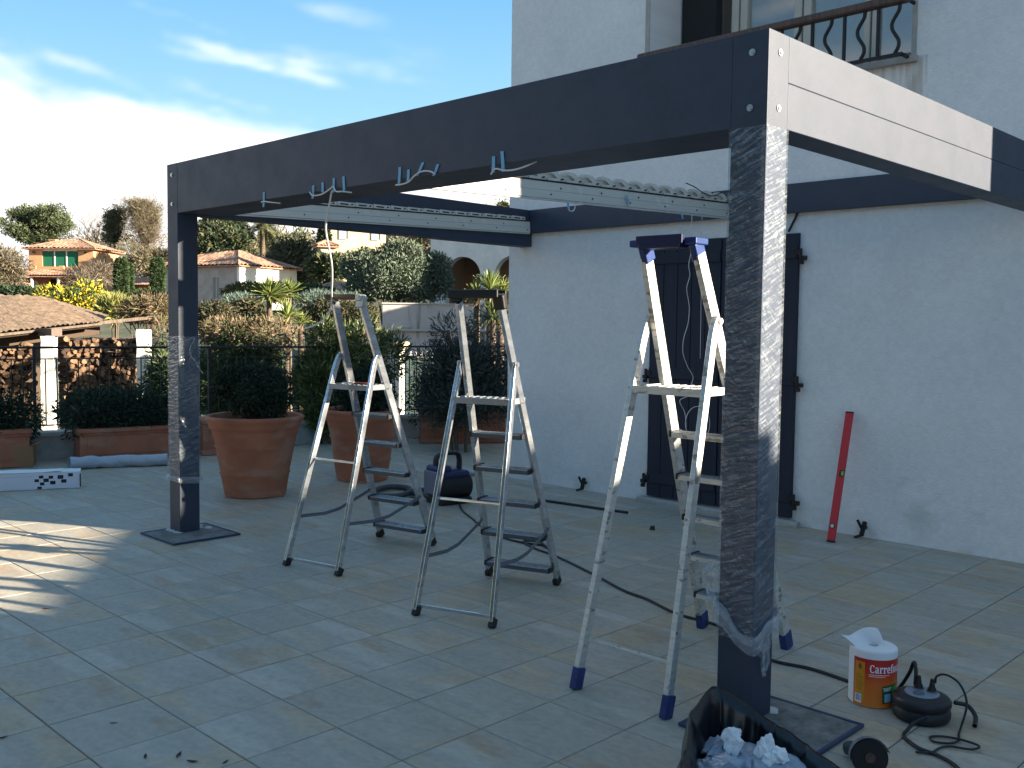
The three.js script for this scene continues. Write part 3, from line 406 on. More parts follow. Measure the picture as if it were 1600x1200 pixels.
// ------------------------------------------------------------------ step ladders
function ladder(P) {
  const t = thing('stepladder', P.label, 'stepladder', [P.s[0], 0, P.s[1]]);
  const d = V(P.d[0], 0, P.d[1]).normalize(), w = V(P.w[0], 0, P.w[1]).normalize();
  const pt = (a, h, k) => V(0, h, 0).addScaledVector(d, a).addScaledVector(w, k);
  const mat = P.mat, fa = P.sec[0], fb = P.sec[1];
  const stA = (h) => P.topT * h / P.topH, stW = (h) => mix(P.ws, P.wt, h / P.topH) / 2, sideDrift = (h) => P.drift * stA(h) / P.spread;
  for (const k of [-1, 1]) {
    const p = pt(0, 0.03, k * stW(0)), q = pt(stA(P.topH - 0.02), P.topH - 0.02, k * stW(P.topH) + sideDrift(P.topH));
    const st = mesh('stile', bar(p, q, fb, fa, w, 0.004), mat, t);
    mesh('foot', bar(pt(-0.004, 0.0, k * stW(0)), pt(0.02, P.foot, k * stW(0.06)), fb + 0.008, fa + 0.008, w, 0.005), P.capMat, st);
    // support leg: straight, then bending over to the hinge on the stile
    const top = pt(stA(P.hinge) + 0.012, P.hinge + 0.012, k * (stW(P.hinge) + fb * 0.9) + sideDrift(P.hinge)), bend = pt(P.bend[0], P.bend[1], k * mix(P.wl / 2, stW(P.hinge) + fb * 0.9, P.bend[1] / P.hinge) + sideDrift(P.hinge) * 0.9), base = pt(P.spread, 0.03, k * P.wl / 2 + P.drift);
    const lp = [bar(base, bend, fb * 0.9, P.sec[2], w, 0.004)];
    const n = 7; let prev = bend.clone(); const dir0 = bend.clone().sub(base).normalize(), ctrl = bend.clone().addScaledVector(dir0, (P.hinge - P.bend[1]) * 0.95);
    for (let i = 1; i <= n; i++) { const u = i / n, c = bend.clone().multiplyScalar((1 - u) * (1 - u)).addScaledVector(ctrl, 2 * u * (1 - u)).addScaledVector(top, u * u); const e = c.clone().sub(prev).multiplyScalar(0.12); lp.push(bar(prev.clone().sub(e), c.clone().add(e), fb * 0.9 - 0.0002 * i, P.sec[2] - 0.0005 * i, w, 0.004)); prev = c; }
    const lg = mesh('support_leg', lp, mat, t);
    mesh('foot', bar(pt(P.spread + 0.006, 0, k * P.wl / 2 + P.drift), pt(P.spread - 0.02, P.foot * 1.05, k * P.wl / 2 + P.drift), fb + 0.007, P.sec[2] + 0.009, w, 0.005), P.capMat, lg);
    const hg = cyl(0.014, 0.014, 0.01, 14); hg.translate(0, -0.006, 0); hg.applyQuaternion(new THREE.Quaternion().setFromUnitVectors(V(0, 1, 0), w)); const hp = top.clone().addScaledVector(w, k * fb * 0.5); hg.translate(hp.x, hp.y - 0.012, hp.z); mesh('hinge', hg, mat, lg);
  }
  const leg = (h) => { const u = (h) / P.bend[1]; return mix(P.spread, P.bend[0], u); };
  const legW = (h) => mix(P.wl / 2, stW(P.hinge) + fb * 0.9, h / P.hinge), legD = (h) => mix(P.drift, sideDrift(P.hinge) * 0.9, h / P.bend[1]);
  for (const h of P.steps) {
    const a = stA(h), k = stW(h) - fb / 2, dr = sideDrift(h), c0 = pt(a, h, -k + dr), c1 = pt(a, h, k + dr);
    const s = mesh('step', [bar(c0, c1, P.stepD, 0.006, d, 0.002), bar(c0.clone().addScaledVector(d, P.stepD / 2 - 0.002).add(V(0, -0.013, 0)), c1.clone().addScaledVector(d, P.stepD / 2 - 0.002).add(V(0, -0.013, 0)), 0.004, 0.02, d, 0), bar(c0.clone().addScaledVector(d, -P.stepD / 2 + 0.002).add(V(0, -0.013, 0)), c1.clone().addScaledVector(d, -P.stepD / 2 + 0.002).add(V(0, -0.013, 0)), 0.004, 0.02, d, 0), ...[-0.3, -0.1, 0.1, 0.3].map((f) => bar(c0.clone().addScaledVector(d, P.stepD * f).add(V(0, 0.004, 0)), c1.clone().addScaledVector(d, P.stepD * f).add(V(0, 0.004, 0)), 0.005, 0.003, d, 0))], M.step, t);
    mesh('nosing', bar(c0.clone().addScaledVector(d, P.stepD / 2 + 0.0025).add(V(0, -0.012, 0)), c1.clone().addScaledVector(d, P.stepD / 2 + 0.0025).add(V(0, -0.012, 0)), 0.003, 0.022, d, 0), P.nose || M.nosing, s);
    for (const e of [c0, c1]) mesh('step_cap', bar(e.clone().addScaledVector(d, -P.stepD / 2 - 0.008).add(V(0, -0.006, 0)), e.clone().addScaledVector(d, P.stepD / 2 + 0.006).add(V(0, -0.006, 0)), 0.016, 0.03, w, 0.004), P.stepCap, s);
  }
  { const h = P.plat, a0 = stA(h) - 0.05, a1 = leg(h) + 0.02, k = stW(h) + 0.012, dr = sideDrift(h);
    const p = mesh('platform', [bar(pt(a0, h, dr), pt(a1, h, dr), 2 * k - 0.03, 0.008, w, 0.002), ...[-1, 1].map((s) => bar(pt(a0, h - 0.006, s * (k - 0.008) + dr), pt(a1, h - 0.006, s * (k - 0.008) + dr), 0.008, 0.034, w, 0.002)), bar(pt(a1, h - 0.006, -k + dr), pt(a1, h - 0.006, k + dr), 0.006, 0.034, d, 0.002), ...[-3, -2, -1, 0, 1, 2, 3].map((s) => bar(pt(a0 + 0.01, h + 0.005, s * 0.04 + dr), pt(a1 - 0.01, h + 0.005, s * 0.04 + dr), 0.008, 0.003, w, 0))], mat === M.aluOld ? mat : M.step, t);
    const rod = tube([pt(stA(h), h - 0.015, -k - 0.01 + dr), pt(stA(h), h - 0.015, k + 0.01 + dr)], 0.008, 2, 8); mesh('pivot_rod', rod, M.steel, p); }
  for (const h of P.bars) mesh('cross_bar', bar(pt(leg(h) - 0.006, h, -legW(h) + legD(h)), pt(leg(h) - 0.006, h, legW(h) + legD(h)), 0.012, h > 0.3 ? 0.014 : P.barW, d, 0.003), mat, t);
  if (P.straps) for (const k of [-1, 1]) { // slack webbing between leg and stile
    const a = pt(leg(0.30), 0.30, k * legW(0.3) + legD(0.3)), b = pt(stA(0.36), 0.36, k * (stW(0.36) + 0.016) + sideDrift(0.36)), m1 = a.clone().lerp(b, 0.35).add(V(0, -0.045, 0)), m2 = a.clone().lerp(b, 0.55).add(V(0, -0.05, 0));
    mesh('strap', [bar(a, m1, 0.002, 0.022, w, 0), bar(m1, m2, 0.002, 0.022, w, 0), bar(m2, b, 0.002, 0.022, w, 0)], M.strap, t); }
  const T = pt(stA(P.topH), P.topH, sideDrift(P.topH)); P.top(t, T, d, w, pt, stA, stW);
  return t;
}
const Z = (p, d, w, a, b, h) => p.clone().addScaledVector(d, a).addScaledVector(w, b).add(V(0, h, 0));
ladder({ label: 'leftmost aluminium stepladder with a brown top bar, in front of the terracotta pots', s: [1.075, -3.397], d: [-0.98, 0.2], w: [0.2, 0.98], spread: 0.9957, drift: 0.058, ws: 0.477, wl: 0.441, topT: 0.656, topH: 1.69, wt: 0.225, hinge: 1.325, bend: [0.586, 1.225], sec: [0.055, 0.024, 0.04], foot: 0.045, capMat: M.blackPlastic, stepCap: M.blackPlastic, stepD: 0.105, steps: [0.115, 0.32, 0.525, 0.73, 0.93], plat: 1.13, bars: [0.045, 0.66], barW: 0.018, straps: true, mat: M.alu,
  top(t, T, d, w) { const b = mesh('top_bar', [bar(Z(T, d, w, 0.0, -0.17, 0.015), Z(T, d, w, 0, 0.09, 0.015), 0.06, 0.035, d, 0.008)], M.brownPlastic, t); mesh('end_cap', [bar(Z(T, d, w, 0.0, 0.09, 0.012), Z(T, d, w, 0, 0.135, 0.008), 0.065, 0.04, d, 0.008), bar(Z(T, d, w, -0.01, 0.115, 0.02), Z(T, d, w, 0.01, 0.12, -0.055), 0.04, 0.06, d, 0.006)], M.aluOld, b); } });
ladder({ label: 'middle aluminium stepladder with a black plastic top tray, between the other two', s: [0.924, -2.104], d: [-0.947, 0.322], w: [0.322, 0.947], spread: 0.93, drift: 0.035, ws: 0.4566, wl: 0.4516, topT: 0.663, topH: 1.68, wt: 0.25, hinge: 1.325, bend: [0.568, 1.21], sec: [0.055, 0.024, 0.04], foot: 0.045, capMat: M.blackPlastic, stepCap: M.blackPlastic, stepD: 0.105, steps: [0.105, 0.31, 0.515, 0.72, 0.925], plat: 1.13, bars: [0.05, 0.60], barW: 0.018, straps: true, mat: M.alu,
  top(t, T, d, w) { const b = mesh('top_tray', [bar(Z(T, d, w, 0.0, -0.15, 0.01), Z(T, d, w, 0, 0.13, 0.012), 0.11, 0.018, d, 0.008), bar(Z(T, d, w, 0.05, -0.16, 0.02), Z(T, d, w, 0.05, 0.14, 0.022), 0.016, 0.045, d, 0.007), bar(Z(T, d, w, -0.05, -0.16, 0.02), Z(T, d, w, -0.05, 0.14, 0.022), 0.016, 0.045, d, 0.007), bar(Z(T, d, w, -0.05, -0.155, 0.018), Z(T, d, w, 0.05, -0.155, 0.018), 0.016, 0.042, w, 0.007)], M.blackPlastic, t); mesh('end_cap', bar(Z(T, d, w, 0.01, 0.125, 0.02), Z(T, d, w, -0.01, 0.13, -0.06), 0.05, 0.07, d, 0.012), M.blackPlastic, b); mesh('end_cap', bar(Z(T, d, w, 0.01, -0.13, 0.01), Z(T, d, w, -0.0, -0.128, -0.02), 0.045, 0.06, d, 0.012), M.blackPlastic, b); } });
ladder({ label: 'nearest stepladder, paint spotted aluminium with blue feet and blue top caps', s: [0.933, -0.592], d: [-0.999, 0.041], w: [0.041, 0.999], spread: 1.115, drift: 0.049, ws: 0.465, wl: 0.45, topT: 0.784, topH: 1.865, wt: 0.262, hinge: 1.565, bend: [0.722, 1.45], sec: [0.062, 0.028, 0.045], foot: 0.085, capMat: M.bluePlastic, stepCap: M.blackPlastic, stepD: 0.08, steps: [0.21, 0.42, 0.63, 0.84, 1.05], plat: 1.27, bars: [0.2], barW: 0.014, straps: false, nose: M.aluOld, mat: M.aluOld,
  top(t, T, d, w) {
    const b = mesh('top_tray', [bar(Z(T, d, w, 0.03, -0.12, 0.02), Z(T, d, w, 0.03, 0.09, 0.02), 0.09, 0.035, d, 0.006), bar(Z(T, d, w, 0.07, -0.13, 0.038), Z(T, d, w, 0.07, 0.10, 0.038), 0.014, 0.04, d, 0.004)], std([0.01, 0.012, 0.06], 0.35), t);
    for (const k of [-1, 1]) mesh('end_cap', [bar(Z(T, d, w, 0.0, k * 0.122 - (k < 0 ? 0.06 : 0.03), 0.03), Z(T, d, w, 0.0, k * 0.122 + 0.03, 0.03), 0.10, 0.03, d, 0.006), bar(Z(T, d, w, 0.012, k * 0.126, 0.03), Z(T, d, w, -0.024, k * 0.127, -0.045), 0.035, 0.07, w, 0.008)], M.bluePlastic, b);
    const c = document.createElement('canvas'); c.width = 128; c.height = 48; const x = c.getContext('2d'); x.fillStyle = '#e8e6e2'; x.fillRect(0, 0, 128, 48); x.fillStyle = '#20202a'; let px = 8; const R = rng(4); while (px < 118) { const wv = 4 + R() * 9; x.fillRect(px, 10 + R() * 6, wv, 24); px += wv + 4 + R() * 4; }
    const tx = new THREE.CanvasTexture(c); tx.colorSpace = THREE.SRGBColorSpace; const g = new THREE.PlaneGeometry(0.10, 0.035); const ax = V(-0.784, -1.865, 0); ax.normalize(); const u = V(d.x * 0.387, 0.922, d.z * 0.387).multiplyScalar(-1).normalize(), nn = d.clone().addScaledVector(u, -d.dot(u)).normalize(), side = nn.clone().cross(u);
    g.applyMatrix4(new THREE.Matrix4().makeBasis(u, side, u.clone().cross(side))); 
    const g3 = bar(V(0, 0, 0), V(0, 0.1, 0), 0.001, 0.001); void g3; const st = Z(T, d, w, 0, 0, 0); const pos = st.clone().addScaledVector(u, 0.62).addScaledVector(nn, 0.0325).addScaledVector(w, 0.165); const nrm = u.clone().cross(side); if (nrm.dot(nn) < 0) { g.scale(1, 1, 1); }
    g.translate(pos.x, pos.y, pos.z); const lm = std([1, 1, 1], 0.6, 0, { map: tx, side: THREE.DoubleSide }); mesh('sticker', g, lm, t);
  } });
// pliers lying on the left platform
{ const p = thing('pliers', 'small pliers with a red grip on the platform of the leftmost stepladder', 'pliers', [0.55, 1.145, -3.28], 0.4);
  mesh('jaw', [bar(V(0, 0, -0.10), V(0.004, 0.0, -0.03), 0.018, 0.01, V(1, 0, 0), 0.003), cyl(0.014, 0.014, 0.014, 12, 0, -0.006, -0.025)], M.steel, p);
  for (const s of [-1, 1]) mesh('handle', [tube([[0, 0, -0.02], [s * 0.018, 0, 0.03], [s * 0.022, 0.0, 0.09], [s * 0.012, 0, 0.13]], 0.0075, 16, 8)], std([0.16, 0.03, 0.022], 0.6), p); }
// white cable hanging from the beam to the top of the left ladder
one('hanging_cable', tube([[0.02, 2.30, -2.80], [0.03, 2.22, -2.84], [0.06, 2.10, -2.92], [0.14, 1.98, -3.0], [0.20, 1.90, -3.06], [0.26, 1.82, -3.14], [0.34, 1.74, -3.26], [0.39, 1.69, -3.33], [0.40, 1.62, -3.36], [0.38, 1.56, -3.40], [0.34, 1.52, -3.45], [0.30, 1.50, -3.50]].map((p) => V(...p)), 0.006, 90, 8), M.cableWhite, 'white cable hanging from the front beam down to the leftmost stepladder', 'cable');
const pz = (u, v, z) => { const dir = FW.clone().addScaledVector(RT, (u - 800) / FPX).addScaledVector(UP, -(v - 600) / FPX); return V(...CAM).addScaledVector(dir, (z - CAM[2]) / dir.z); };
const pxx = (u, v, x) => { const dir = FW.clone().addScaledVector(RT, (u - 800) / FPX).addScaledVector(UP, -(v - 600) / FPX); return V(...CAM).addScaledVector(dir, (x - CAM[0]) / dir.x); };
const py = (u, v, y = 0) => { const dir = FW.clone().addScaledVector(RT, (u - 800) / FPX).addScaledVector(UP, -(v - 600) / FPX); return V(...CAM).addScaledVector(dir, (y - CAM[1]) / dir.y); };
{ const zr = -2.39, t = [[1081, 336], [1081, 360], [1080, 392], [1076, 415], [1078, 430], [1073, 450], [1077, 480], [1075, 505], [1068, 530], [1067, 550], [1074, 572], [1083, 590], [1078, 606], [1075, 618], [1062, 626], [1070, 645], [1072, 668]].map(([u, v]) => pz(u, v, zr));
  one('dangling_wire', tube(t, 0.003, 110, 6), M.cableWhite, 'thin wavy white wire dangling from the middle rail behind the nearest stepladder', 'wire');
  one('straight_wire', tube([[1097, 338], [1096, 420], [1095, 500], [1094, 560]].map(([u, v]) => pz(u, v, zr + 0.02)), 0.0022, 20, 6), M.cableWhite, 'thin straight white wire hanging beside the wavy one from the middle rail', 'wire');
  one('wire_loop', tube(Array.from({ length: 13 }, (_, i) => pz(893 + 5.5 * Math.cos(i / 12 * 6.1 - 1.7), 323 + 7 * Math.sin(i / 12 * 6.1 - 1.7), zr)), 0.004, 40, 6), M.cableWhite, 'small white cable loop under the middle roof rail', 'cable');
  one('wire_coil', tube(Array.from({ length: 15 }, (_, i) => pz(1090 + 19 * Math.cos(i / 14 * 5.6 + 1.9), 662 + 27 * Math.sin(i / 14 * 5.6 + 1.9), zr + 0.15)), 0.003, 50, 6), M.cableWhite, 'loose coil of thin white wire in front of the dark shutters', 'wire');
  for (const [u, v, l, lab] of [[981, 313, 0.07, 'blue tape flap stuck on the middle roof rail, right of the cable loop'], [1066, 337, 0.05, 'pale blue tape tag under the right end of the middle roof rail'], [888, 321, 0.045, 'small blue tape piece holding the cable loop on the middle rail']]) { const p = pz(u, v, -2.385); const g = new THREE.BoxGeometry(0.02, l, 0.0015, 1, 4, 1); g.rotateZ(0.35); g.translate(p.x, p.y, p.z); one('tape_flap', uvM(g), M.tape, lab, 'tape'); }
  one('black_cable_on_rail', tube([[1072, 286], [1085, 292], [1100, 302], [1115, 306], [1130, 300], [1142, 297]].map(([u, v]) => pz(u, v, -2.36)), 0.004, 40, 6), M.cableBlack, 'short black cable trailing over the blade carriers behind the near post', 'cable');
  one('black_cable_on_wall', tube([[1232, 362], [1238, 350], [1244, 338], [1246, 330]].map(([u, v]) => pxx(u, v, 3.63)), 0.009, 16, 6), M.cableBlack, 'short black cable coming out of the wall above the right shutter', 'cable'); }
// ------------------------------------------------------------------ tools on the floor
{ // spirit level leaning on the wall
  const a = V(3.30, 0.012, -1.30), b = V(3.60, 0.915, -1.332), w = V(0, 0, 1);
  const t = thing('spirit_level', 'red spirit level leaning on the white wall right of the shutters', 'spirit level'); const dir = b.clone().sub(a).normalize(), n = w.clone().cross(dir).multiplyScalar(-1); if (n.x > 0) n.negate();
  mesh('body', bar(a, b, 0.056, 0.024, w, 0.003), M.red, t);
  for (const p of [a, b]) mesh('end_cap', bar(p.clone().addScaledVector(dir, p === a ? -0.012 : 0), p.clone().addScaledVector(dir, p === a ? 0 : 0.012), 0.058, 0.026, w, 0.003), M.blackPlastic, t);
  const v1 = a.clone().lerp(b, 0.52).addScaledVector(n, 0.0125); mesh('vial_window', bar(v1.clone().addScaledVector(dir, -0.024), v1.clone().addScaledVector(dir, 0.024), 0.034, 0.004, w, 0.001), M.blackPlastic, t).position.addScaledVector(w, 0.012);
  mesh('vial', bar(v1.clone().addScaledVector(dir, -0.016).addScaledVector(w, 0.018), v1.clone().addScaledVector(dir, 0.016).addScaledVector(w, 0.018), 0.018, 0.009, w, 0.003), M.lime, t);
  const v2 = a.clone().lerp(b, 0.11).addScaledVector(n, 0.012); const rg = new THREE.TorusGeometry(0.016, 0.004, 8, 20); rg.applyQuaternion(new THREE.Quaternion().setFromUnitVectors(V(0, 0, 1), n)); rg.translate(v2.x, v2.y, v2.z); mesh('end_vial_ring', rg, M.blackPlastic, t);
  const ds = cyl(0.013, 0.013, 0.003, 16); ds.applyQuaternion(new THREE.Quaternion().setFromUnitVectors(V(0, 1, 0), n)); ds.translate(v2.x, v2.y, v2.z); mesh('end_vial', ds, std([0.6, 0.65, 0.6], 0.3), t);
}
{ // vacuum cleaner behind the middle ladder
  const t = thing('vacuum_cleaner', 'small dark blue and black workshop vacuum with a carrying handle behind the middle stepladder', 'vacuum cleaner', [2.29, 0, -4.30], -0.15);
  const blue = std([0.02, 0.025, 0.10], 0.45), blk = std([0.012, 0.012, 0.016], 0.5), gry = std([0.16, 0.18, 0.24], 0.5);
  const tank = new THREE.CylinderGeometry(0.135, 0.135, 0.30, 26); tank.rotateZ(Math.PI / 2); tank.scale(1, 0.9, 1); tank.translate(0, 0.15, 0); const cap = []; for (const s of [-1, 1]) { const q = new THREE.SphereGeometry(0.135, 20, 12); q.scale(0.28, 0.9, 1); q.translate(s * 0.15, 0.15, 0); cap.push(q); }
  mesh('drum', [tank, ...cap], blk, t); mesh('base', box(-0.16, 0.16, 0.0, 0.06, -0.13, 0.13, 0.02), blk, t);
  mesh('upper_housing', [box(-0.17, 0.15, 0.22, 0.285, -0.11, 0.11, 0.03), box(-0.185, -0.03, 0.27, 0.335, -0.10, 0.10, 0.03)], blue, t);
  mesh('side_panel', box(-0.20, -0.168, 0.09, 0.29, -0.10, 0.10, 0.014), gry, t);
  mesh('front_plate', box(0.13, 0.24, 0.215, 0.245, -0.06, 0.06, 0.01), gry, t);
  mesh('lid_insert', box(-0.06, 0.05, 0.286, 0.30, -0.06, 0.06, 0.006), gry, t);
  const hd = new THREE.CatmullRomCurve3([V(-0.14, 0.325, 0), V(-0.13, 0.40, 0), V(-0.08, 0.425, 0), V(0.02, 0.43, 0), V(0.08, 0.42, 0), V(0.10, 0.38, 0), V(0.10, 0.28, 0)]);
  mesh('handle', (() => { const g = new THREE.TubeGeometry(hd, 40, 0.019, 8); g.scale(1, 1, 1.7); return g; })(), blk, t);
  one('vacuum_hose', tube([[2.16, 0.06, -4.38], [2.24, 0.035, -4.75], [2.38, 0.03, -4.98], [2.30, 0.032, -5.12], [2.06, 0.03, -5.06], [1.93, 0.03, -4.86], [2.06, 0.032, -4.70], [2.28, 0.05, -4.72], [2.44, 0.035, -4.66]], 0.026, 120, 10), std([0.06, 0.065, 0.075], 0.6), 'coiled grey hose on the paving behind the left stepladder', 'hose');
  one('extension_lead', tube([[2.28, 0.03, -4.17], [2.10, 0.008, -3.92], [1.93, 0.008, -3.62], [1.74, 0.008, -3.28], [1.62, 0.008, -2.90], [1.63, 0.008, -2.72], [1.66, 0.008, -2.60], [1.60, 0.008, -2.50], [1.66, 0.02, -2.62], [1.72, 0.010, -2.74], [1.66, 0.009, -2.80], [1.56, 0.009, -2.62], [1.49, 0.008, -2.34], [1.28, 0.008, -1.80], [1.15, 0.008, -1.50], [1.11, 0.008, -1.32], [1.0, 0.008, -1.03], [0.99, 0.008, -0.80], [0.88, 0.008, -0.52], [0.72, 0.008, -0.32], [0.745, 0.008, -0.13], [0.72, 0.008, 0.06], [0.70, 0.008, 0.20], [0.69, 0.03, 0.27], [0.66, 0.13, 0.34], [0.635, 0.195, 0.37], [0.605, 0.17, 0.39], [0.597, 0.115, 0.392]], 0.0075, 420, 7), M.cableBlack, 'black extension lead snaking over the paving from the vacuum to the cable reel', 'cable');
  one('threaded_rod', (() => { const g = [tube([V(2.93, 0.012, -3.774), V(2.985, 0.012, -3.36), V(3.04, 0.012, -2.94)], 0.011, 30, 8)]; return g; })(), std([0.02, 0.02, 0.025], 0.6), 'thin dark rod lying on the paving near the white wall', 'rod');
  one('rubber_cap', jitterGeo(cyl(0.022, 0.016, 0.03, 10, 2.68, 0, -2.43), 0.004, 3, 40), M.blackPlastic, 'tiny black cap on the paving in front of the shutters', 'cap');
}
{ // kitchen paper roll
  const r = 0.094, h = 0.235, t = thing('paper_roll', 'large white paper roll in a red and orange wrapper on the paving', 'paper roll', [0.60, 0.001, 0.215], 0);
  const prof = [[0.021, h - 0.006], [0.021, h], [r * 0.94, h], [r * 0.985, h - 0.004], [r, h - 0.012], [r, 0.006], [r - 0.005, 0], [0.02, 0]].map((q) => new THREE.Vector2(...q)); mesh('paper', new THREE.LatheGeometry(prof, 48), M.paper, t); mesh('core', new THREE.CylinderGeometry(0.021, 0.021, h - 0.01, 20, 1, true).translate(0, h / 2 - 0.006, 0), std([0.25, 0.17, 0.1], 0.9, 0, { side: THREE.DoubleSide }), t);
  const c = document.createElement('canvas'); c.width = 1024; c.height = 512; const x = c.getContext('2d');
  const gr = x.createLinearGradient(0, 0, 0, 512); gr.addColorStop(0, '#c01a18'); gr.addColorStop(0.22, '#c42a18'); gr.addColorStop(0.5, '#d8641c'); gr.addColorStop(1, '#e07a20'); x.fillStyle = gr; x.fillRect(0, 0, 1024, 512);
  x.fillStyle = '#d08a1c'; x.fillRect(30, 40, 170, 430); x.fillStyle = '#8a4a10'; x.beginPath(); x.arc(120, 90, 30, 0, 7); x.fill(); x.fillStyle = '#a05a12'; for (let i = 0; i < 8; i++) x.fillRect(48, 180 + i * 22, 90 + (i * 37) % 50, 7);
  x.fillStyle = '#e8e8f4'; x.fillRect(36, 390, 120, 92); x.fillStyle = '#2a2a66'; const R = rng(8); for (let i = 44; i < 148; i += 5 + R() * 6) x.fillRect(i, 396, 2 + R() * 3, 70);
  x.fillStyle = '#f4f2ff'; x.font = 'bold 118px serif'; x.fillText('Carrefour', 270, 140); x.fillStyle = '#f0d8d0'; x.fillRect(262, 158, 330, 7); x.fillRect(262, 176, 260, 6);
  x.save(); x.translate(470, 280); x.rotate(-0.06); x.fillStyle = '#0e5a34'; x.fillRect(0, 0, 330, 190); x.fillStyle = '#e8f0e0'; x.font = 'bold 56px sans-serif'; x.fillText('TARIF', 18, 60); x.fillStyle = '#9cc8f0'; x.fillRect(40, 88, 120, 90); x.fillStyle = '#5a9a28'; x.fillRect(180, 20, 140, 150); x.restore();
  const tx = new THREE.CanvasTexture(c); tx.colorSpace = THREE.SRGBColorSpace; tx.wrapS = THREE.ClampToEdgeWrapping;
  const arc = 2.75, lab = new THREE.CylinderGeometry(r + 0.0012, r + 0.0012, h - 0.038, 48, 1, true, 0, arc); lab.translate(0, (h - 0.038) / 2 + 0.004, 0);
  const toCam = Math.atan2(CAM[0] - 0.60, CAM[2] - 0.215); lab.rotateY(toCam - 0.86); mesh('wrapper', lab, new THREE.MeshPhysicalMaterial({ map: tx, roughness: 0.45, clearcoat: 0.4, side: THREE.DoubleSide }), t);
  // torn sheet rising from the core
  const n = 14, pos = [], idx = [], right = V(RT.x, 0, RT.z).normalize(), fwd = V(FW.x, 0, FW.z).normalize();
  for (let j = 0; j <= n; j++) for (let i = 0; i <= n; i++) { const u = i / n, v = j / n; const p = V(0, h - 0.012, 0).addScaledVector(right, mix(mix(-0.07, 0.045, u), mix(-0.165, 0.02, u), v) ).addScaledVector(fwd, mix(-0.03 + 0.05 * Math.sin(u * 3), 0.05, v)); p.y += Math.sin(v * Math.PI * 0.55) * (0.062 - 0.012 * (1 - u)) + 0.014 * Math.sin(u * 6 + v * 3) * v - (1 - u) * v * v * 0.02; pos.push(p.x, p.y, p.z); }
  for (let j = 0; j < n; j++) for (let i = 0; i < n; i++) { const k = j * (n + 1) + i; idx.push(k, k + 1, k + n + 1, k + 1, k + n + 2, k + n + 1); }
  const g = new THREE.BufferGeometry(); g.setAttribute('position', new THREE.Float32BufferAttribute(pos, 3)); g.setIndex(idx); g.computeVertexNormals(); mesh('loose_sheet', g, new THREE.MeshStandardMaterial({ color: 0xe6e6ea, roughness: 0.95, side: THREE.DoubleSide }), t);
}
{ // cable reel
  const t = thing('cable_reel', 'round black cable reel with two plugs in its grey socket face, beside the paper roll', 'cable reel', [0.57, 0, 0.43]);
  const prof = [[0.0, 0.0], [0.105, 0.0], [0.122, 0.008], [0.128, 0.02], [0.128, 0.040], [0.119, 0.046], [0.119, 0.056], [0.129, 0.062], [0.129, 0.082], [0.118, 0.092], [0.072, 0.102], [0.0, 0.103]].map((q) => new THREE.Vector2(q[0] > 0.08 ? q[0] * 0.85 : q[0], q[1]));
  mesh('case', new THREE.LatheGeometry(prof, 40), std([0.014, 0.015, 0.02], 0.5), t);
  mesh('socket_face', [cyl(0.066, 0.062, 0.006, 32, 0, 0.1015, 0)], std([0.25, 0.28, 0.34], 0.45), t);
  for (const [a, b] of [[0.022, -0.022], [0.022, 0.03], [-0.032, 0.0]]) mesh('socket', [cyl(0.019, 0.019, 0.003, 18, a, 0.1065, b), new THREE.TorusGeometry(0.019, 0.003, 6, 20).rotateX(Math.PI / 2).translate(a, 0.109, b)], std([0.12, 0.135, 0.17], 0.5), t);
  for (const [a, b] of [[0.022, -0.022], [0.022, 0.03]]) mesh('plug', [cyl(0.018, 0.015, 0.016, 14, a, 0.108, b), cyl(0.012, 0.007, 0.035, 12, a, 0.124, b)], M.blackPlastic, t);
  mesh('handle', tube([[0.10, 0.06, 0.09], [0.13, 0.05, 0.13], [0.10, 0.03, 0.17], [0.04, 0.012, 0.19]].map((p) => V(...p)), 0.009, 24, 8), M.blackPlastic, t);
  one('grinder_lead', tube([[0.597, 0.145, 0.47], [0.597, 0.172, 0.474], [0.612, 0.183, 0.50], [0.622, 0.16, 0.55], [0.60, 0.10, 0.59], [0.55, 0.015, 0.59], [0.50, 0.007, 0.60], [0.44, 0.007, 0.62], [0.39, 0.008, 0.61], [0.36, 0.008, 0.56], [0.39, 0.008, 0.535], [0.43, 0.009, 0.57], [0.44, 0.013, 0.64], [0.425, 0.014, 0.70], [0.385, 0.012, 0.69], [0.36, 0.008, 0.62], [0.33, 0.008, 0.60], [0.26, 0.008, 0.59], [0.22, 0.008, 0.55]], 0.0045, 200, 7), M.cableBlack, 'thin black lead looping on the paving right of the cable reel', 'cable');
  one('reel_lead', tube([[0.47, 0.05, 0.49], [0.43, 0.03, 0.46], [0.38, 0.008, 0.45], [0.33, 0.008, 0.46], [0.29, 0.008, 0.50], [0.26, 0.008, 0.55], [0.25, 0.009, 0.61], [0.22, 0.008, 0.68], [0.16, 0.008, 0.74]], 0.007, 100, 7), M.cableBlack, 'thick black cable curving from the front of the reel over the paving', 'cable');
}
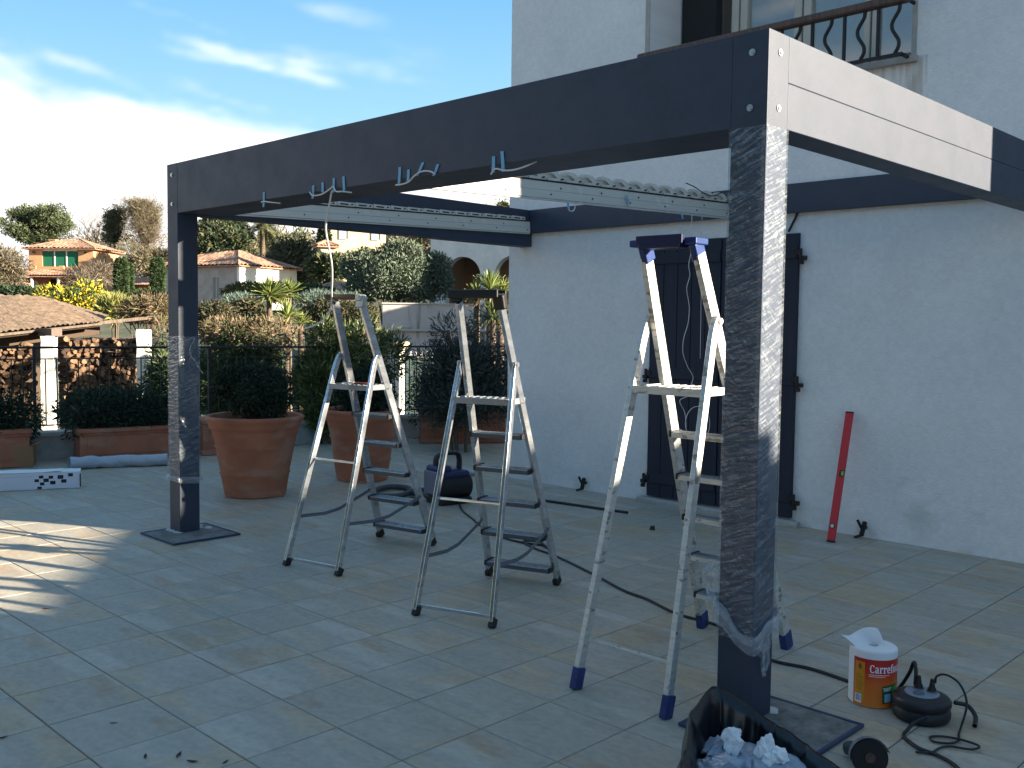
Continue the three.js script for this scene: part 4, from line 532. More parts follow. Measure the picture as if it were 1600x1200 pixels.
{ // angle grinder at the bottom edge
  const c = at(1358, 1211, 3.36); const t = thing('angle_grinder', 'angle grinder with a dark cutting disc lying at the bottom edge of the paving', 'angle grinder', [c.x, 0.062, c.z]);
  const nrm = V(CAM[0] - c.x, 0.5, CAM[2] - c.z).normalize().addScaledVector(HR, 0.25).normalize(), q = new THREE.Quaternion().setFromUnitVectors(V(0, 1, 0), nrm);
  const ori = (g) => { g.applyQuaternion(q); return g; };
  mesh('cutting_disc', ori(cyl(0.062, 0.062, 0.0025, 40)), std([0.016, 0.015, 0.014], 0.85), t);
  mesh('flange', ori(merge([cyl(0.019, 0.017, 0.006, 24, 0, 0.0026, 0), cyl(0.010, 0.009, 0.004, 12, 0, 0.0086, 0)])), std([0.09, 0.06, 0.05], 0.5, 0.5), t);
  mesh('guard', (() => { const g = new THREE.CylinderGeometry(0.068, 0.068, 0.028, 32, 1, true, 0, Math.PI); const g2 = new THREE.CircleGeometry(0.068, 32, 0, Math.PI); g2.rotateX(Math.PI / 2); g2.rotateY(-Math.PI / 2 + Math.PI); g2.translate(0, -0.014, 0); const m = merge([g, g2]); m.rotateY(Math.PI * 0.1 + 0.6); m.translate(0, -0.006, 0); m.applyQuaternion(q); return m; })(), std([0.24, 0.25, 0.27], 0.45, 0.6, { side: THREE.DoubleSide }), t);
  mesh('gear_head', ori(merge([cyl(0.03, 0.034, 0.05, 20, 0, -0.062, 0)])), std([0.2, 0.2, 0.22], 0.5, 0.5), t);
  const bd = V(0.25, -0.02, 0.35); mesh('motor_body', (() => { const a = nrm.clone().multiplyScalar(-0.045), dir = V(HR.x, 0, HR.z).multiplyScalar(-0.12).addScaledVector(HF, 0.5).normalize(); const b = a.clone().addScaledVector(dir, 0.12); b.y = -0.034; return bar(a, b, 0.05, 0.05, V(0, 1, 0), 0.018); })(), std([0.02, 0.05, 0.05], 0.5), t); void bd;
}
{ // black bin bag, pulled up to a point at the back, with torn wrapping inside
  const rimPts = [[1121, 1070, 3.26], [1083, 1108, 3.1], [1072, 1165, 2.92], [1064, 1240, 2.72], [1130, 1345, 2.45], [1270, 1370, 2.45], [1348, 1290, 2.62], [1318, 1206, 2.86], [1258, 1160, 3.04], [1190, 1114, 3.2]].map((q) => at(...q));
  const cen = rimPts.reduce((a, b) => a.clone().add(b), V(0, 0, 0)).multiplyScalar(1 / rimPts.length); cen.y = 0;
  const t = thing('bin_bag', 'open black bin bag full of crumpled wrapping in front of the near post', 'bin bag', [cen.x, 0, cen.z]);
  const rimC = new THREE.CatmullRomCurve3(rimPts.map((p) => p.clone().sub(cen)), true, 'catmullrom', 0.35), na = 220, nh = 44, pos = [], idx = [];
  for (let j = 0; j <= nh; j++) for (let i = 0; i <= na; i++) {
    const s = (i % na) / na, q = rimC.getPoint(s), a = s * Math.PI * 2, rr = Math.hypot(q.x, q.z), dx = q.x / rr, dz = q.z / rr, ph = j / nh, h = Math.max(0.03, q.y); let y, r2;
    if (ph < 0.6) { const k = ph / 0.6; y = h * k; r2 = mix(rr * 0.86 + 0.02, rr, k) + 0.03 * Math.sin(k * Math.PI); } else { const k = (ph - 0.6) / 0.4; y = mix(h, 0.03, Math.pow(k, 0.9)); r2 = rr - 0.016 * smooth(0, 0.1, k) - rr * 0.25 * k; }
    const cA = Math.cos(a), sA = Math.sin(a), fold = Math.pow(1 - Math.abs(fbm(cA * 3.4 + sA * 1.5 + 20, sA * 3.4 + y * 2.2, 31, 3) - 0.5) * 2, 3) - 0.35, f2 = fbm(cA * 9 + 40, sA * 9 + y * 6, 38, 3) - 0.5, f3 = fbm(cA * 3 + 60, sA * 3 + y * 9, 39, 3) - 0.5;
    r2 += (fold * 0.03 + f2 * 0.014 + f3 * 0.016) * (0.35 + 0.65 * smooth(0, 0.3, Math.abs(ph - 0.6))); y += j ? f3 * 0.008 : 0;
    pos.push(dx * r2, Math.max(0.002, y), dz * r2);
  }
  for (let j = 0; j < nh; j++) for (let i = 0; i < na; i++) { const k = j * (na + 1) + i; idx.push(k, k + 1, k + na + 1, k + 1, k + na + 2, k + na + 1); }
  const g = new THREE.BufferGeometry(); g.setAttribute('position', new THREE.Float32BufferAttribute(pos, 3)); g.setIndex(idx); g.computeVertexNormals();
  mesh('bag', g, new THREE.MeshPhysicalMaterial({ color: new THREE.Color().setRGB(0.006, 0.006, 0.009), roughness: 0.3, side: THREE.DoubleSide }), t);
  const crum = (u, v, d, sx, sy, sz, seed, mat, name, amp) => { const c = at(u, v, d).sub(cen); const q = mergeVertices(new THREE.IcosahedronGeometry(1, 9).deleteAttribute('uv').deleteAttribute('normal'), 1e-4), p = q.attributes.position, R = rng(seed), dirs = Array.from({ length: 26 }, () => [V(R() - 0.5, R() - 0.5, R() - 0.5).normalize(), 0.72 + 0.5 * R()]);
    for (let i = 0; i < p.count; i++) { const n = V(p.getX(i), p.getY(i), p.getZ(i)); let k = 1.25; for (const [dd, w] of dirs) { const c2 = n.dot(dd); if (c2 > 0.2) k = Math.min(k, w / c2); } k *= 1 + amp * (fbm(n.x * 3 + 9, n.y * 3 + n.z * 2.6 + seed, seed, 3) - 0.5); p.setXYZ(i, n.x * sx * k, n.y * sy * k, n.z * sz * k); } q.computeVertexNormals(); q.rotateY(seed); q.translate(c.x, c.y, c.z); return mesh(name, toCreasedNormals(q, 0.85), mat, t); };
  const fw = new THREE.MeshPhysicalMaterial({ color: new THREE.Color().setRGB(0.27, 0.33, 0.42), roughness: 0.3, clearcoat: 0.4 });
  for (const [u, v, d, s, sd] of [[1150, 1200, 3.06, 0.095, 3], [1195, 1215, 3.0, 0.105, 6], [1118, 1210, 2.97, 0.085, 8], [1240, 1235, 2.94, 0.10, 11], [1170, 1260, 2.85, 0.10, 13], [1120, 1172, 3.08, 0.045, 17]]) crum(u, v, d, s, s * 0.62, s, sd, fw, 'film_waste', 0.9);
  crum(1142, 1156, 3.05, 0.032, 0.044, 0.03, 9, M.paper, 'paper_scrap', 0.8); crum(1196, 1170, 3.03, 0.03, 0.045, 0.03, 14, M.paper, 'paper_scrap', 0.8); crum(1214, 1186, 3.0, 0.04, 0.035, 0.035, 19, M.paper, 'paper_scrap', 0.8);
}
{ // fallen leaves
  const R = rng(77); const shp = new THREE.Shape(); shp.moveTo(-0.02, 0); shp.quadraticCurveTo(0, 0.011, 0.022, 0); shp.quadraticCurveTo(0, -0.011, -0.02, 0);
  const g0 = new THREE.ExtrudeGeometry(shp, { depth: 0.0012, bevelEnabled: false, curveSegments: 6 }); g0.rotateX(-Math.PI / 2); const p = g0.attributes.position; for (let i = 0; i < p.count; i++) p.setY(i, p.getY(i) + 6 * p.getX(i) * p.getX(i) + 20 * p.getZ(i) * p.getZ(i)); g0.computeVertexNormals();
  const lm = std([0.035, 0.025, 0.02], 0.9);
  [[178, 1131, 'topmost of the dark fallen leaves at the lower left of the paving'], [227, 1183, 'leftmost of the row of dark fallen leaves at the bottom edge'], [279, 1181, 'dark fallen leaf, second from left in the bottom row'], [300, 1191, 'dark fallen leaf, third from left in the bottom row'], [352, 1192, 'rightmost of the row of dark fallen leaves at the bottom edge'], [72, 952, 'dark fallen leaf just right of the sunlit patch of paving'], [3, 1154, 'brown fallen leaf at the left edge of the paving'], [770, 957, 'dark speck of leaf between the left and middle stepladders']].forEach(([u, v, lab]) => { const q = py(u, v); const m = one('fallen_leaf', g0, lm, lab, 'leaf', 'fallen leaves on the paving'); m.position.set(q.x, 0.003, q.z); m.rotation.y = R() * 6; m.scale.setScalar(0.7 + R() * 0.5); }); }
{ // packaging at the left edge of the terrace
  const e = V(0.917, 0, 0.4), b = V(-0.4, 0, 0.917);               // along and toward the viewer
  const p0 = V(0.265, 0, -7.10);
  const c = document.createElement('canvas'); c.width = 1024; c.height = 128; const x = c.getContext('2d'); x.fillStyle = '#d6d8e4'; x.fillRect(0, 0, 1024, 128); x.fillStyle = '#15161c'; const u = 25; const X0 = 770; for (const [i, j, s] of [[1, 0, 1], [0, 1.2, 1], [2, 1.1, 1.2], [3.2, 0.2, 1], [1.2, 2.4, 1], [3.5, 2, 1.2], [0.6, 3.8, 1], [5.2, 0.1, 1.3], [6, 1.6, 1.2], [7.6, -0.4, 1.1]]) x.fillRect(X0 + i * u, 16 + j * 24, u * s, 24 * s); x.fillStyle = '#9a9cab'; x.fillRect(0, 20, 760, 2);
  const tx = new THREE.CanvasTexture(c); tx.colorSpace = THREE.SRGBColorSpace;
  const t = thing('white_carton', 'long white carton with black squares at its end, at the left picture edge', 'box', [p0.x, 0, p0.z], Math.atan2(-e.z, e.x));
  mesh('carton', jitterGeo(new THREE.BoxGeometry(1.5, 0.15, 0.22, 30, 4, 6).translate(-0.75, 0.076, -0.11), 0.004, 3, 6), M.paper, t);
  const fr = new THREE.PlaneGeometry(1.49, 0.14, 20, 2); fr.translate(-0.75, 0.075, 0.0065); mesh('printed_front', fr, std([1, 1, 1], 0.6, 0, { map: tx }), t);
  mesh('corner_edge', box(-0.001, 0.008, 0.012, 0.13, -0.01, 0.01, 0.002), M.blackPlastic, t);
  mesh('lid_flap', jitterGeo(new THREE.BoxGeometry(1.3, 0.004, 0.2, 24, 1, 6).translate(-0.8, 0.158, -0.1), 0.008, 8, 5), M.paper, t);
  const q = at(52, 715, 10.1); const k = thing('cardboard_box', 'open brown cardboard box behind the white carton', 'box', [q.x, 0, q.z], Math.atan2(-e.z, e.x));
  const cb = [box(-1.2, 0, 0.003, 0.012, -0.35, 0), box(-1.2, 0, 0.012, 0.22, -0.006, 0), box(-1.2, 0, 0.012, 0.22, -0.35, -0.344), box(-0.006, 0, 0.012, 0.22, -0.344, -0.006)]; mesh('box', cb, M.cardboard, k);
  mesh('flap', [bar(V(-0.02, 0.222, -0.01), V(0.05, 0.26, -0.05), 0.3, 0.005, V(0, 0, 1), 0)], M.cardboard, k); mesh('top_flap', [bar(V(-0.6, 0.224, -0.34), V(-0.6, 0.25, -0.2), 1.15, 0.006, V(1, 0, 0), 0)], M.paper, k);
  const pts = [[108, 735, 9.95], [150, 733, 10.1], [200, 728, 10.2], [262, 722, 10.35]].map(([a, b2, d]) => at(a, b2, d)); pts.forEach((p) => (p.y = 0.065));
  const g = tube(pts, 0.065, 70, 16); g.scale(1, 1, 1); one('wrapped_bundle', jitterGeo(g, 0.018, 12, 9), new THREE.MeshPhysicalMaterial({ color: new THREE.Color().setRGB(0.42, 0.46, 0.53), roughness: 0.3, clearcoat: 0.5 }), 'long bundle in clear plastic wrap lying before the rectangular planter', 'bundle');
  void b;
}
// ------------------------------------------------------------------ foliage tools
function leafSoup(n, place, size, aspect, cols, seed, o = {}) { // many small folded leaves; place(R) -> {p, n?}
  const R = rng(seed), pos = new Float32Array(n * 18), col = new Float32Array(n * 18), a = V(0, 0, 0), b = V(0, 0, 0), c = V(0, 0, 0), t = V(0, 0, 0), q = V(0, 0, 0);
  for (let i = 0; i < n; i++) {
    const s = place(R), L = size * (0.6 + 0.8 * R()), w = L / aspect;
    a.set(R() - 0.5, R() - 0.5, R() - 0.5).normalize(); if (s.n) a.multiplyScalar(o.spread ?? 0.9).add(s.n).normalize(); if (o.lift) { a.y += o.lift; a.normalize(); }
    b.set(R() - 0.5, R() - 0.5, R() - 0.5).cross(a).normalize(); c.copy(a).cross(b);
    const p0 = s.p, k = i * 18, cc = (s.cols || cols)[Math.floor(R() * (s.cols || cols).length)], m = 0.75 + 0.5 * R();
    t.copy(p0).addScaledVector(a, L); q.copy(p0).addScaledVector(a, L * 0.5);
    const P = [p0.x, p0.y, p0.z, q.x + b.x * w / 2 + c.x * w * 0.2, q.y + b.y * w / 2 + c.y * w * 0.2, q.z + b.z * w / 2 + c.z * w * 0.2, t.x, t.y, t.z, p0.x, p0.y, p0.z, t.x, t.y, t.z, q.x - b.x * w / 2 + c.x * w * 0.2, q.y - b.y * w / 2 + c.y * w * 0.2, q.z - b.z * w / 2 + c.z * w * 0.2];
    for (let j = 0; j < 18; j++) pos[k + j] = P[j];
    for (let j = 0; j < 6; j++) { col[k + j * 3] = cc[0] * m; col[k + j * 3 + 1] = cc[1] * m; col[k + j * 3 + 2] = cc[2] * m; }
  }
  const g = new THREE.BufferGeometry(); g.setAttribute('position', new THREE.BufferAttribute(pos, 3)); g.setAttribute('color', new THREE.BufferAttribute(col, 3)); g.computeVertexNormals(); return g;
}
// sampler: lumpy shells of ellipsoids; blobs = [x, y, z, rx, ry, rz]
function blobPlace(blobs, seed, fill = 0.5, lump = 0.5) {
  const wts = blobs.map((b) => b[3] * b[4] + b[4] * b[5] + b[3] * b[5]), sum = wts.reduce((x, y) => x + y, 0);
  return (R) => { let r = R() * sum, k = 0; while (r > wts[k] && k < blobs.length - 1) r -= wts[k++]; const b = blobs[k];
    const d = V(R() * 2 - 1, R() * 2 - 1, R() * 2 - 1); while (d.lengthSq() > 1 || d.lengthSq() < 0.01) d.set(R() * 2 - 1, R() * 2 - 1, R() * 2 - 1); d.normalize();
    const n = 1 + lump * 2 * (fbm(d.x * 2.1 + 9 + seed, d.y * 2.1 + d.z * 2.3 + 5, seed + k, 3) - 0.5), rad = n * Math.pow(mix(fill * fill * fill, 1, R()), 1 / 3);
    return { p: V(b[0] + d.x * b[3] * rad, b[1] + d.y * b[4] * rad, b[2] + d.z * b[5] * rad), n: d, cols: b[6] }; };
}
function clumps(b, n, r, seed) { // scatter small blobs over the surface of a big one
  const R = rng(seed), out = [[b[0], b[1], b[2], b[3] * 0.8, b[4] * 0.8, b[5] * 0.8]];
  for (let i = 0; i < n; i++) { const d = V(R() * 2 - 1, R() * 1.7 - 0.7, R() * 2 - 1).normalize(), k = 0.75 + 0.3 * R(), s = Math.min(r * (0.6 + 0.7 * R()), b[3] * 0.8), f = (x) => Math.max(0, x - s * 0.8); out.push([b[0] + d.x * f(b[3]) * k, b[1] + d.y * f(b[4]) * k, b[2] + d.z * f(b[5]) * k, s, Math.min(s * 0.8, b[4]), s]); } return out;
}
function branches(base, h, r, seed, o = {}) { // bare trunk and limbs as tapered tubes, returns [geometries, tips]
  const R = rng(seed), gs = [], tips = [];
  const grow = (p, d, len, rad, lev) => { const n = 4, pts = [p.clone()], dd = d.clone(); let q = p.clone(); for (let i = 0; i < n; i++) { dd.add(V((R() - 0.5) * 0.35, (R() - 0.3) * 0.18, (R() - 0.5) * 0.35)).normalize(); q = q.clone().addScaledVector(dd, len / n); pts.push(q); }
    const tg = new THREE.TubeGeometry(new THREE.CatmullRomCurve3(pts), 5, rad, lev > 1 ? 4 : 6), pa = tg.attributes.position, ring = (lev > 1 ? 5 : 7); for (let i = 0; i < pa.count; i++) { const s = Math.floor(i / ring) / 5, c = new THREE.CatmullRomCurve3(pts).getPoint(s); const k = mix(1, 0.55, s); pa.setXYZ(i, c.x + (pa.getX(i) - c.x) * k, c.y + (pa.getY(i) - c.y) * k, c.z + (pa.getZ(i) - c.z) * k); } gs.push(tg);
    tips.push(q); if (lev < (o.levels ?? 3)) { const m = lev === 0 ? (o.n0 ?? 5) : (o.n1 ?? 3); for (let i = 0; i < m; i++) { const t = lev === 0 ? mix(o.from ?? 0.45, 1, (i + R() * 0.6) / m) : mix(0.35, 1, (i + R()) / m), k = new THREE.CatmullRomCurve3(pts).getPoint(Math.min(1, t)); const az = R() * 6.28, sp = (o.sp ?? 0.7) * (0.7 + 0.6 * R()); grow(k, dd.clone().add(V(Math.cos(az) * sp, 0.15, Math.sin(az) * sp)).normalize(), len * (o.shrink ?? 0.62) * (0.7 + 0.5 * R()), rad * 0.5, lev + 1); } } };
  grow(base, V(0, 1, 0), h * (o.trunk ?? 0.5), r, 0); return [gs, tips];
}
const LC = { box: [[0.012, 0.026, 0.012], [0.02, 0.04, 0.017], [0.016, 0.034, 0.02]], dark: [[0.016, 0.034, 0.017], [0.026, 0.05, 0.02], [0.035, 0.058, 0.022]], oleander: [[0.08, 0.115, 0.035], [0.13, 0.16, 0.045], [0.19, 0.20, 0.07], [0.05, 0.08, 0.028]], olive: [[0.045, 0.062, 0.052], [0.065, 0.085, 0.075], [0.10, 0.12, 0.11], [0.03, 0.045, 0.036]], brown: [[0.16, 0.105, 0.06], [0.21, 0.145, 0.085], [0.12, 0.085, 0.045], [0.10, 0.10, 0.04]], hedgeBrown: [[0.06, 0.065, 0.028], [0.10, 0.075, 0.04], [0.045, 0.055, 0.024]], yellow: [[0.55, 0.42, 0.02], [0.48, 0.36, 0.02], [0.14, 0.17, 0.03], [0.60, 0.47, 0.03]], green: [[0.05, 0.08, 0.025], [0.075, 0.105, 0.03], [0.035, 0.06, 0.022]], blue: [[0.11, 0.16, 0.14], [0.15, 0.20, 0.17], [0.08, 0.125, 0.10]], cypress: [[0.045, 0.08, 0.025], [0.06, 0.10, 0.03], [0.03, 0.055, 0.02]], juniper: [[0.10, 0.13, 0.085], [0.13, 0.165, 0.11], [0.17, 0.205, 0.14], [0.065, 0.09, 0.06]], pine: [[0.065, 0.085, 0.035], [0.085, 0.105, 0.045], [0.05, 0.07, 0.028]], oak: [[0.075, 0.08, 0.035], [0.10, 0.10, 0.045], [0.055, 0.065, 0.028]], twig: [[0.17, 0.12, 0.08], [0.13, 0.095, 0.065], [0.21, 0.16, 0.11]], yucca: [[0.17, 0.21, 0.05], [0.24, 0.27, 0.08], [0.11, 0.15, 0.04]], rust: [[0.16, 0.10, 0.03], [0.10, 0.10, 0.03], [0.20, 0.13, 0.04]] };
function bush(name, label, cat, blobs, n, size, aspect, cols, seed, o = {}) {
  const c = blobs[0], t = thing(name, label, cat, [c[0], 0, c[2]], 0, o.group), bl = blobs.map((b) => { const q = b.slice(); q[0] -= c[0]; q[2] -= c[2]; return q; });
  mesh('foliage', leafSoup(n, blobPlace(bl, seed, o.fill ?? 0.45, o.lump ?? 0.5), size, aspect, cols, seed, o), o.mat || M.leaf, t);
  const gy = o.gy ?? groundH(c[0], c[2]) - 0.1, R = rng(seed + 5), st = []; for (let i = 0; i < (o.stems ?? 6); i++) { const a = R() * 6.28, b = bl[Math.floor(R() * bl.length)]; st.push(bar(V(Math.cos(a) * 0.08 * c[3], gy, Math.sin(a) * 0.08 * c[3]), V(b[0] + Math.cos(a) * b[3] * 0.4, b[1] + b[4] * 0.3, b[2] + Math.sin(a) * b[5] * 0.4), 0.03 * (o.stemK ?? 1), 0.03 * (o.stemK ?? 1), V(1, 0, 0), 0)); }
  if (st.length) mesh('stem', st, M.bark, t); return t;
}
// a blob given by its box in the photograph at depth d: [u0, v0, u1, v1, d, depthRadius]
function pb(u0, v0, u1, v1, d, rz) { const c = at((u0 + u1) / 2, (v0 + v1) / 2, d), k = d / FPX; return [c.x, c.y, c.z, (u1 - u0) / 2 * k, (v1 - v0) / 2 * k, rz ?? (u1 - u0) / 2 * k]; }
// ------------------------------------------------------------------ parapet, railing, pots
const pp = (t, off = 0, y = 0) => V(PAR.x + PAR.ex * t - PAR.ez * off * -1, y, PAR.z + PAR.ez * t + PAR.ex * off);   // off > 0 = toward the terrace
const PTURN = Math.atan2(-PAR.ez, PAR.ex);
{
  const t = thing('parapet_wall', 'low rendered parapet wall with pale coping along the far edge of the terrace', 'wall', [PAR.x, 0, PAR.z], PTURN);
  mesh('wall', box(-7, 7, -0.9, 0.255, -0.24, -0.05), M.stoneWall, t); for (let x = -7; x < 7; x += 0.5) mesh('coping_stone', box(x + 0.002, x + 0.498, 0.256, 0.30, -0.27, -0.02, 0.006), M.coping, t);
  const r = thing('metal_railing', 'thin black metal railing standing on the parapet wall', 'railing', [PAR.x, 0, PAR.z], PTURN), z = -0.145;
  mesh('top_rail', box(-7, 7, 1.215, 1.24, z - 0.02, z + 0.02, 0.004), M.iron, r); mesh('middle_rail', box(-7, 7, 1.095, 1.108, z - 0.012, z + 0.012), M.iron, r); mesh('bottom_rail', box(-7, 7, 0.36, 0.375, z - 0.012, z + 0.012), M.iron, r);
  for (let x = -6.9, k = 0; x < 6.9; x += 0.112, k++) { if (k % 17 === 8) mesh('post', box(x - 0.016, x + 0.016, 0.30, 1.214, z - 0.016, z + 0.016), M.iron, r); else mesh('baluster', box(x - 0.006, x + 0.006, 0.376, 1.094, z - 0.006, z + 0.006), M.iron, r); }
}
function roundPot(label, plabel, c, rimR, baseR, h, seed) {
  const t = thing('terracotta_pot', label, 'flower pot', [c[0], 0, c[1]], seed);
  const pr = [[0.001, 0.0], [baseR * 0.98, 0.0], [baseR, 0.012], [mix(baseR, rimR * 0.9, 0.28), h * 0.27], [mix(baseR, rimR * 0.9, 0.285) + 0.010, h * 0.28], [mix(baseR, rimR * 0.9, 0.29), h * 0.29], [mix(baseR, rimR * 0.9, 0.62), h * 0.6], [mix(baseR, rimR * 0.9, 0.63) + 0.013, h * 0.615], [mix(baseR, rimR * 0.9, 0.65), h * 0.63], [rimR * 0.885, h * 0.83], [rimR * 0.93, h * 0.845], [rimR * 0.95, h * 0.9], [rimR * 0.965, h * 0.93], [rimR, h * 0.955], [rimR * 0.995, h * 0.985], [rimR * 0.96, h], [rimR * 0.9, h * 0.985], [rimR * 0.87, h * 0.9]].map((q) => new THREE.Vector2(...q));
  const g = new THREE.LatheGeometry(pr, 56); const uv = g.attributes.uv; for (let i = 0; i < uv.count; i++) uv.setXY(i, uv.getX(i) * 2, g.attributes.position.getY(i)); jitterGeo(g, 0.004, seed, 5); mesh('pot', g, M.terracotta, t);
  mesh('soil', cyl(rimR * 0.86, rimR * 0.86, 0.03, 30, 0, h * 0.88, 0), M.soil, t);
  for (let i = 0; i < 3; i++) { const a = i * 2.1; mesh('pot_foot', box(Math.cos(a) * baseR * 0.95 - 0.04, Math.cos(a) * baseR * 0.95 + 0.04, 0, 0.02, Math.sin(a) * baseR * 0.95 - 0.03, Math.sin(a) * baseR * 0.95 + 0.03, 0.006), M.terracotta, t); }
  return t;
}
roundPot('large round terracotta pot just right of the far pergola post', '', [1.27, -5.75], 0.425, 0.265, 0.715, 1);
bush('potted_shrub', 'dark clipped evergreen shrub in the round pot nearest the far post', 'shrub', clumps([1.25, 0.90, -5.75, 0.34, 0.29, 0.34], 30, 0.12, 4), 13000, 0.038, 2.6, LC.box, 31, { gy: 0.6, fill: 0.3 });
roundPot('large round terracotta pot seen behind the left stepladder', '', [2.5, -5.82], 0.385, 0.25, 0.70, 2);
bush('potted_shrub', 'dark clipped evergreen shrub in the pot behind the left stepladder', 'shrub', clumps([2.5, 0.86, -5.82, 0.35, 0.27, 0.35], 30, 0.12, 5), 12000, 0.038, 2.6, LC.box, 32, { gy: 0.6, fill: 0.3 });
function trough(label, c, w, h, turn, d = 0.42) { const t = thing('terracotta_trough', label, 'planter', [c.x, 0, c.z], turn);
  mesh('trough', [box(-w / 2 + 0.01, w / 2 - 0.01, 0.005, h * 0.14, -d / 2 + 0.01, d / 2 - 0.01, 0.008), box(-w / 2 + 0.025, w / 2 - 0.025, h * 0.14 - 0.004, h * 0.84, -d / 2 + 0.025, d / 2 - 0.025, 0.01), box(-w / 2 + 0.012, w / 2 - 0.012, h * 0.80, h * 0.86, -d / 2 + 0.012, d / 2 - 0.012, 0.01), box(-w / 2, w / 2, h * 0.855, h, -d / 2, d / 2, 0.02)], M.terracotta, t); mesh('front_panel', box(-w / 2 + 0.10, w / 2 - 0.10, h * 0.22, h * 0.74, d / 2 - 0.028, d / 2 - 0.02, 0.003), M.terracotta, t); return t; }
function troughShrub(label, c, w, h, top, seed, turn) { const e = V(Math.cos(turn), 0, -Math.sin(turn)), bl = []; const R = rng(seed); for (let i = 0; i < 9; i++) { const p = c.clone().addScaledVector(e, (i / 8 - 0.5) * w * 0.95); bl.push([p.x, h + (top - h) * 0.42, p.z, w * 0.13, (top - h) * (0.5 + 0.25 * R()), 0.2 + 0.06 * R()]); } bl.unshift([c.x, h + 0.1, c.z, w * 0.4, 0.15, 0.2]); return bush('trough_shrub', label, 'shrub', bl, 9000, 0.05, 3, LC.box.concat([[0.02, 0.05, 0.025]]), seed, { gy: h * 0.8, fill: 0.35 }); }
{
  const c1 = pp(0.42, 0.30); trough('rectangular terracotta trough left of the far pergola post', c1, 1.02, 0.37, PTURN); troughShrub('dark leafy shrub filling the trough left of the far post', c1, 1.05, 0.36, 0.74, 41, PTURN);
  const c2 = pp(-1.02, 0.30); trough('rectangular terracotta trough cut by the left edge of the picture', c2, 1.0, 0.40, PTURN); troughShrub('dark leafy shrub in the trough at the left picture edge', c2, 1.0, 0.38, 0.72, 42, PTURN);
  const c3 = py(722, 690); trough('wide terracotta trough behind the middle stepladder near the house corner', c3, 1.15, 0.40, PTURN - 0.45); troughShrub('dark shrub in the wide trough near the house corner', c3, 1.15, 0.38, 0.8, 43, PTURN - 0.45);
  const c4 = pp(1.52, 0.30); trough('terracotta trough partly hidden between the far post and the round pot', c4, 0.62, 0.42, PTURN);
}
